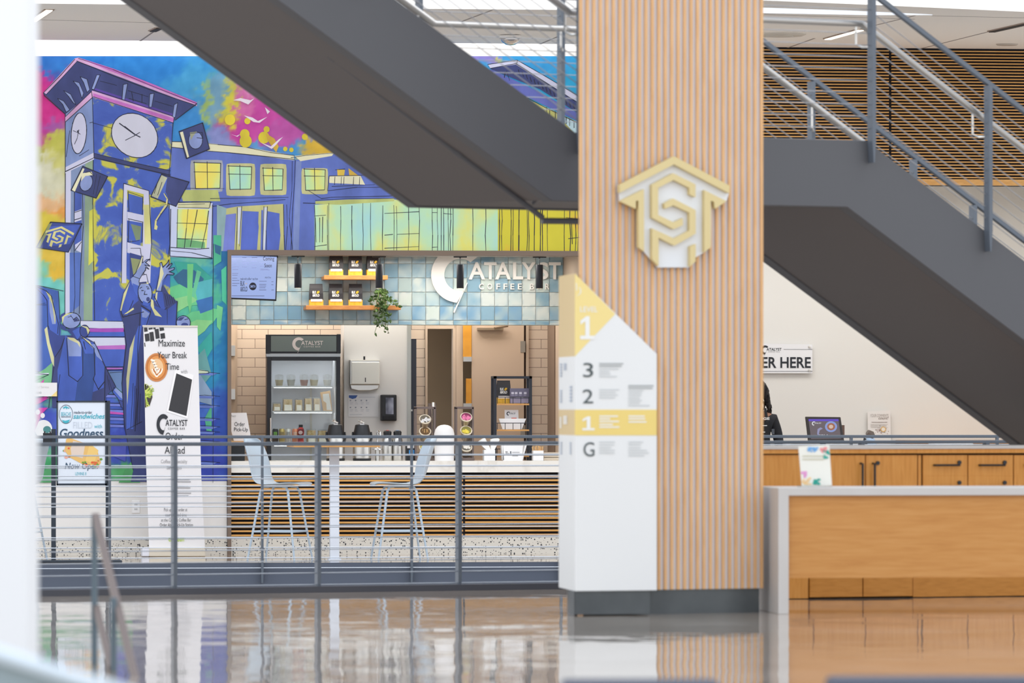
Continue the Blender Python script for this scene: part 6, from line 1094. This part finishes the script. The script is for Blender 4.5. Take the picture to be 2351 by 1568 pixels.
for s_ in (-1, 1):
    mb = MB(PW); mb.lathe([(.001, -.011), (.009, -.006), (.011, 0), (.009, .006), (.001, .011)], (uQ + s_ * .03, vQ - .1, 1.45), 12); e_ = mb.build('eye', mat('eye_white', (236, 232, 228), .3), per, True)
    mb = MB(PW); mb.lathe([(.001, 0), (.0055, .001), (.0055, .003), (.001, .0035)], (uQ + s_ * .03, vQ - .109, 1.45), 10, 0, 'v'); mb.build('iris', mat('iris', (40, 26, 20), .3), e_)
    mb = MB(PW); mb.tube([(uQ + s_ * .016, vQ - .105, 1.473), (uQ + s_ * .032, vQ - .106, 1.479), (uQ + s_ * .048, vQ - .095, 1.472)], [.003, .004, .002], 6); mb.build('eyebrow', HAIR, per, True)
    mb = MB(PW); mb.lathe([(.002, -.028), (.012, -.018), (.016, 0), (.014, .02), (.002, .03)], (uQ + s_ * .083, vQ - .01, 1.435), 10, 0, 'z', .7); mb.build('ear', SKN, per, True)
mb = MB(PW); mb.tube([(uQ, vQ - .102, 1.455), (uQ, vQ - .116, 1.425), (uQ, vQ - .104, 1.412)], [.006, .013, .009], 8); mb.build('nose', SKN, per, True)
mb = MB(PW); mb.tube([(uQ - .022, vQ - .096, 1.383), (uQ - .008, vQ - .104, 1.386), (uQ + .008, vQ - .104, 1.386), (uQ + .022, vQ - .096, 1.383)], [.002, .006, .006, .002], 8); mb.build('lips', mat('lips', (140, 76, 70), .5), per, True)
# ------------------------------------------------------------------ seats, table, signs in front of the bar
vT2 = -1.75
SEAT = mat('shell_pale_blue', (188, 203, 216), .4); LEGM = mat('leg_pale_blue', (178, 194, 208), .4)
def stool(cx, rot, lab):
    fr = PW; u_ = PW.u(cx, vT2); t = thing('bar_stool', lab, 'stool', PW, u_, vT2, 0, 'pale blue counter stools', R(rot)); M = MWD[t.name]; H = .66
    def put(nm, mb, mm, **kw): mb.v = [M @ p for p in mb.v]; return mb.build(nm, mm, t, **kw)
    pr = [(.24, -.024, .30), (.23, -.008, .36), (.18, .0, .41), (.07, -.008, .44), (-.06, -.018, .45), (-.14, -.01, .455), (-.19, .025, .46), (-.22, .08, .46), (-.243, .16, .455), (-.27, .25, .44), (-.298, .33, .41), (-.312, .37, .34), (-.318, .385, .24)]
    vs = []; fs = []; N = 12
    for i, (f_, z_, w_) in enumerate(pr):
        bk_ = max(0, min(1, (i - 4) / 4))
        for j in range(N + 1):
            s_ = -1 + 2 * j / N; vs.append(Vector((f_ + bk_ * .07 * s_ * s_, s_ * w_ / 2, H + z_ + (1 - bk_) * .014 * s_ ** 4 + bk_ * (1 if i > 9 else 0) * -.01 * s_ * s_)))
    for i in range(len(pr) - 1):
        for j in range(N): p = i * (N + 1) + j; fs.append((p, p + 1, p + N + 2, p + N + 1))
    mb = MB(); mb.add(vs, fs); o = put('shell', mb, SEAT, smooth='all'); sm = o.modifiers.new('thick', 'SOLIDIFY'); sm.thickness = .01; ss = o.modifiers.new('sub', 'SUBSURF'); ss.levels = ss.render_levels = 1
    for a in (-1, 1):
        for b in (-1, 1):
            mb = MB(); mb.tube([(a * .06 + .0, b * .1, H - .03), (a * .105, b * .125, H - .035), (a * .125, b * .135, H - .07), (a * .215, b * .215, 0)], [.011, .011, .0115, .009], 8); put('leg', mb, LEGM, smooth=True)
    mb = MB(); mb.tube([(-.08, -.11, H - .03), (.08, -.11, H - .03)], .009, 6); mb.tube([(-.08, .11, H - .03), (.08, .11, H - .03)], .009, 6); put('under_frame', mb, LEGM)
    r_ = .182; mb = MB(); q = [(r_, r_), (r_, -r_), (-r_, -r_), (-r_, r_)]
    for (a, b), (c, d_) in zip(q, q[1:] + q[:1]): mb.tube([(a, b, .245), (c, d_, .245)], .0085, 8)
    put('foot_ring', mb, LEGM)
stool(643, -26, 'pale blue stool facing the table post, nearest the retractable banner'); stool(917, 183, 'pale blue stool across the table from the one by the banner'); stool(30, 150, 'pale blue stool mostly hidden behind the white pillar')
t = thing('high_table', 'slim oak topped high table on a white square post between two stools', 'table', PW, PW.u(766, vT2), vT2, 0)
mb = MB(PW); mb.box(PW.u(666, vT2), PW.u(863, vT2), vT2 - .36, vT2 + .36, .968, .998); mb.build('top', OAKH, t, bevel=.002)
mb = MB(PW); mb.box(PW.u(757, vT2), PW.u(778, vT2), vT2 - .04, vT2 + .04, .01, .968); mb.build('post', mat('post_white', (226, 232, 242), .4), t); mb = MB(PW); mb.box(PW.u(753, vT2), PW.u(782, vT2), vT2 - .055, vT2 + .055, 0, .01); mb.build('foot_plate', MATS['post_white'], t)
# retractable banner
v = -.55; t = thing('roll_up_banner', 'tall white retractable banner with latte picture standing by the mural', 'banner', PW, PW.u(400, v), v, 0)
mb = MB(PW); mb.pprism([(329, 749.5), (453.5, 750.5), (462, 1090), (470.5, 1257), (342.5, 1260), (335, 1050)], v, v + .008); mb.build('sheet', mat('banner_white', (232, 231, 234), .5), t)
mb = MB(PW); mb.pprism([(327.5, 746.5), (454, 747.5), (454, 751), (327.5, 750)], v - .008, v + .02); mb.build('top_rail', mat('alu_cream', (222, 216, 206), .4, .3), t)
mb = MB(PW); mb.pprism([(342, 1258), (471, 1257), (472, 1278), (342, 1278)], v - .08, v + .1); mb.v = [Vector((p.x, p.y, max(.0, p.z))) for p in mb.v]; mb.build('cassette', mat('alu_base', (222, 214, 198), .35, .2), t, bevel=.008)
mb = MB(PW); mb.pprism([(326, 1258), (343, 1257), (343, 1278), (326, 1278)], v - .085, v + .105); mb.v = [Vector((p.x, p.y, max(.0, p.z))) for p in mb.v]; mb.build('end_cap', mat('cap_white', (228, 230, 240), .4), t, bevel=.01)
mb = MB(PW); v2 = v - .003; v3 = v - .006
mb.text('Maximize', 364, 424.5, 779.5, 795.5, v3, 0); mb.text('Your Break', 361.5, 429, 807.5, 822.5, v3, 0); mb.text('Time', 380.5, 411, 834, 849, v3, 0); mb.text('with', 415, 430, 848, 857.5, v3, 1)
mb.text('Order', 380, 421, 993, 1009.5, v3, 0); mb.text('Ahead', 378, 424, 1025, 1041.5, v3, 0); mb.text('Coffee & Specialty', 369.5, 430, 1055, 1066, v3, 1); mb.text('Beverages', 383.5, 417, 1069, 1080, v3, 1)
mb.text('Pick up your order at', 376.5, 430, 1166, 1176, v3, 2); mb.text('your selected time', 379, 428.5, 1178, 1188, v3, 0); mb.text('at the Catalyst Coffee Bar', 370, 439, 1190, 1199.5, v3, 2); mb.text('Order Ahead Pick-Up Station', 367, 443, 1201, 1211.5, v3, 0); mb.text('canteen', 387, 422.5, 1233, 1243, v3, 3, .01)
mb.lines(404, 440, (1100, 1105, 1115, 1119, 1131, 1137), 2, v3, 1, .5, 4); logo(mb, 359.5, 950.5, .239, .37, v3, 0)
mb.build_split('lettering', [mat('banner_ink', (52, 54, 60), .7), mat('banner_grey', (160, 160, 164), .7), mat('banner_mid', (110, 112, 116), .7), mat('canteen_green', (176, 206, 60), .7)], t)
mb = MB(PW)
def key(x, y, w_, h_): q = lambda a, b: (x + a + b * .12, y + b - a * .17); mb.pprism([(max(330.5, p[0]), max(752, p[1])) for p in (q(0, 0), q(w_, 0), q(w_, h_), q(0, h_))], v2, None, 0)
for q in ((330, 752, 8, 10), (332, 767, 10, 17), (331, 787, 2, 9), (341, 753, 9, 4), (343, 763, 9, 21), (352, 752, 5, 4), (355, 756, 9, 22), (366, 752, 10, 8), (368, 766, 10, 12)): key(*q)
for rx_, ry_, m_ in ((26, 33, 1), (23.5, 30, 2), (20, 26, 3), (15.5, 20, 4)): mb.pprism([(359.5 + rx_ * math.cos(q * .24), 843.5 + ry_ * math.sin(q * .24)) for q in range(26)], v2 - .0003 * m_, None, m_)
for k2 in range(4): s_ = 1 - k2 * .24; mb.pprism([(361 + 13 * s_ * math.cos(q), 846 + 16 * s_ * math.sin(q) + (4 if abs(q - 1.57) < .3 else 0)) for q in [i * .31 for i in range(11)]], v2 - .0018 - .0003 * k2, None, 5 if k2 % 2 == 0 else 2)
for s in range(5): mb.pprism([(348 + s * 3, 824 + s * 6), (345 + s * 3.4, 826 + s * 6), (351 + s * 3, 833 + s * 6), (357 + s * 2.5, 827 + s * 6)], v2 - .003, None, 5)
mb.pprism([(402, 846), (445, 861), (431, 961), (382, 945)], v2, None, 6); mb.pprism([(405, 857), (441, 871.5), (428, 955), (387, 942)], v2 - .0006, None, 0)
mb.pprism([(332, 888), (340, 884), (348, 896), (350, 912), (344, 930), (333, 936)], v2, None, 7); rn = random.Random(2)
for i in range(26): a = rn.uniform(-1.5, 1.3); L_ = rn.uniform(10, 25); x, y = 333, 905 + rn.uniform(-8, 8); e_ = (x + L_ * math.cos(a), y + L_ * math.sin(a) * 1.2); mb.pprism([(x, y - 2), (e_[0] - 3, e_[1] - 2), e_, (e_[0] - 4, e_[1] + 1), (x, y + 2)], v2 - .0006 - .0001 * i, None, 8 + i % 2)
mb.build('pictures', [mat('key_black', (58, 58, 62), .6), mat('cup_clay', (206, 140, 90), .6), mat('cup_rim_brown', (196, 120, 62), .6), mat('coffee_orange', (222, 150, 84), .6), mat('coffee_cream', (236, 196, 150), .6), mat('foam', (250, 240, 226), .6), mat('phone_white', (242, 241, 243), .5), mat('pot_dark', (70, 64, 62), .7), mat('grass_a', (150, 176, 70), .7), mat('grass_b', (206, 216, 110), .7)], t, fixn=False)
# poster stand
v = -2.35; t = thing('poster_stand', 'black framed sandwich poster on a two legged floor stand', 'poster stand', PW, PW.u(186, v), v, 0)
SB = mat('stand_black', (50, 58, 68), .45)
for x0, x1, y0 in ((118, 128.5, 985), (243, 253, 920)): mb = MB(PW); mb.box(PW.u(x0, v), PW.u(x1, v), v + .01, v + .04, .01, PW.z(x0, y0, v)); mb.build('leg', SB, t)
mb = MB(PW); mb.box(PW.u(84, v), PW.u(279, v), v - .1, v + .14, 0, .02); mb.build('base_plate', SB, t, bevel=.005)
mb = MB(PW)
for q in ((130, 245, 920, 923.5), (130, 245, 1110, 1114.5), (130, 133, 920, 1114.5), (241.5, 245, 920, 1114.5)): mb.pbox(*q, v - .015, v + .01)
mb.build('frame', SB, t)
mb = MB(PW); mb.pbox(133, 241.5, 923.5, 1110, v - .006, v + .008); mb.build('poster', mat('poster_sheet', (226, 232, 240), .3), t)
mb = MB(PW); mb.pbox(99, 119, 994, 1022, v - .01, v + .03); mb.pbox(101, 104, 990, 994, v, v + .02); mb.pbox(114, 117, 990, 994, v, v + .02); mb.build('leaflet_box', BLACK, t)
mb = MB(PW); v2 = v - .009
mb.text('made-to-order', 170, 211.5, 943, 950, v2, 0, .01); mb.text('sandwiches', 168, 240.5, 949.5, 961.5, v2, 1, .015, .25); mb.text('FILLED', 168, 212, 968.5, 983.5, v2, 4); mb.text('with', 216.5, 234, 974, 983, v2, 1, 0); mb.text('Goodness', 137.5, 237, 984, 1004.5, v2, 2, .02, .2); mb.text('Now Open', 149, 225, 1062, 1081, v2, 2, .015, .2); mb.text('LEVINE II', 173, 198, 1084, 1091, v2, 1); mb.lines(143, 225, (1101,), 1.6, v2, 4, 0)
mb.text('BEACHS', 140.5, 163, 946, 955, v2 - .001, 1, .0); mb.text('BEREEES', 141, 163, 955.5, 958.5, v2 - .001, 0, .01)
ring = [(math.cos(q * .21), math.sin(q * .21)) for q in range(30)]
for i in range(30): a, b = ring[i], ring[(i + 1) % 30]; mb.pprism([(151.5 + 16 * a[0], 951 + 22 * a[1]), (151.5 + 16 * b[0], 951 + 22 * b[1]), (151.5 + 15 * b[0], 951 + 20.6 * b[1]), (151.5 + 15 * a[0], 951 + 20.6 * a[1])], v2, None, 0)
mb.pprism([(144, 936), (151, 932), (160, 937), (158, 939), (155, 936), (153, 940), (150, 935), (147, 939)], v2, None, 1); mb.pprism([(142, 964), (150, 966), (161, 963), (157, 970), (150, 972), (145, 969)], v2, None, 1)
mb.build_split('lettering', [mat('poster_grey_ink', (90, 102, 116), .6), mat('poster_teal', (70, 176, 192), .6), mat('poster_navy', (58, 84, 108), .6), INK, mat('poster_faint_grey', (206, 212, 222), .6)], t)
mb = MB(PW); rn = random.Random(11); W2 = v - .0085
mb.pprism([(152, 1008), (160, 1005), (206, 1022), (224, 1036), (228, 1050), (232, 1062), (226, 1070), (206, 1071), (190, 1066), (160, 1050), (148, 1034)], W2, None, 0); mb.pprism([(168, 1012), (196, 1018), (190, 1052), (164, 1046), (162, 1030)], W2 - .0005, None, 1); mb.pprism([(206, 1018), (226, 1034), (216, 1064), (196, 1058)], W2 - .0005, None, 2)
for i in range(26): x, y = rn.choice([(152, 1032), (158, 1046), (200, 1064), (218, 1066), (228, 1054), (194, 1060)]); x += rn.uniform(-6, 6); y += rn.uniform(-5, 5); r_ = rn.uniform(2, 4.5); mb.pprism([(x + r_ * math.cos(q), y + r_ * .8 * math.sin(q)) for q in range(6)], W2 - .001 - .00005 * i, None, 3 + i % 4)
mb.build('sandwich_picture', [mat('bread_gold', (232, 186, 110), .6), mat('paper_wrap', (226, 206, 190), .6), mat('bread_light', (240, 200, 120), .6), mat('lettuce', (110, 160, 60), .6), mat('tomato', (226, 96, 60), .6), mat('ham', (240, 170, 150), .6), mat('crust', (206, 130, 60), .6)], t, fixn=False)
# room plate, wall outlet
t = thing('room_plate', 'small white room number plate with a yellow corner on the mural', 'plate', PW, PW.u(103, -.02), -.02, PW.z(103, 910, -.02))
mb = MB(PW); mb.pbox(76, 131, 878.5, 910, -.05, -.03); mb.build('plate', PAPER, t); mb = MB(PW); mb.pprism([(117, 910), (131, 910), (131, 897)], -.052); mb.build('corner', YEL, t, fixn=False)
mb = MB(PW); mb.text('1530', 81, 95, 899.5, 904, -.052, 0); mb.text('Food Service', 79, 112, 886, 891, -.052, 1); mb.build_split('lettering', [GREY, mat('plate_faint', (206, 206, 206), .7)], t)
t = thing('wall_outlet', 'white power outlet on the wall behind the poster stand and banner', 'outlet', PW, PW.u(312, 0), 0, PW.z(312, 1178, 0))
mb = MB(PW); mb.pbox(303, 321, 1149, 1178, -.008, 0); mb.build('plate', mat('outlet_white', (240, 240, 240), .4), t, bevel=.003); mb = MB(PW)
for y in (1158, 1169):
    for x in (309.5, 313.5): mb.pbox(x, x + 1.4, y - 2, y + 2, -.0095, -.008)
mb.build('socket', GREY, t)
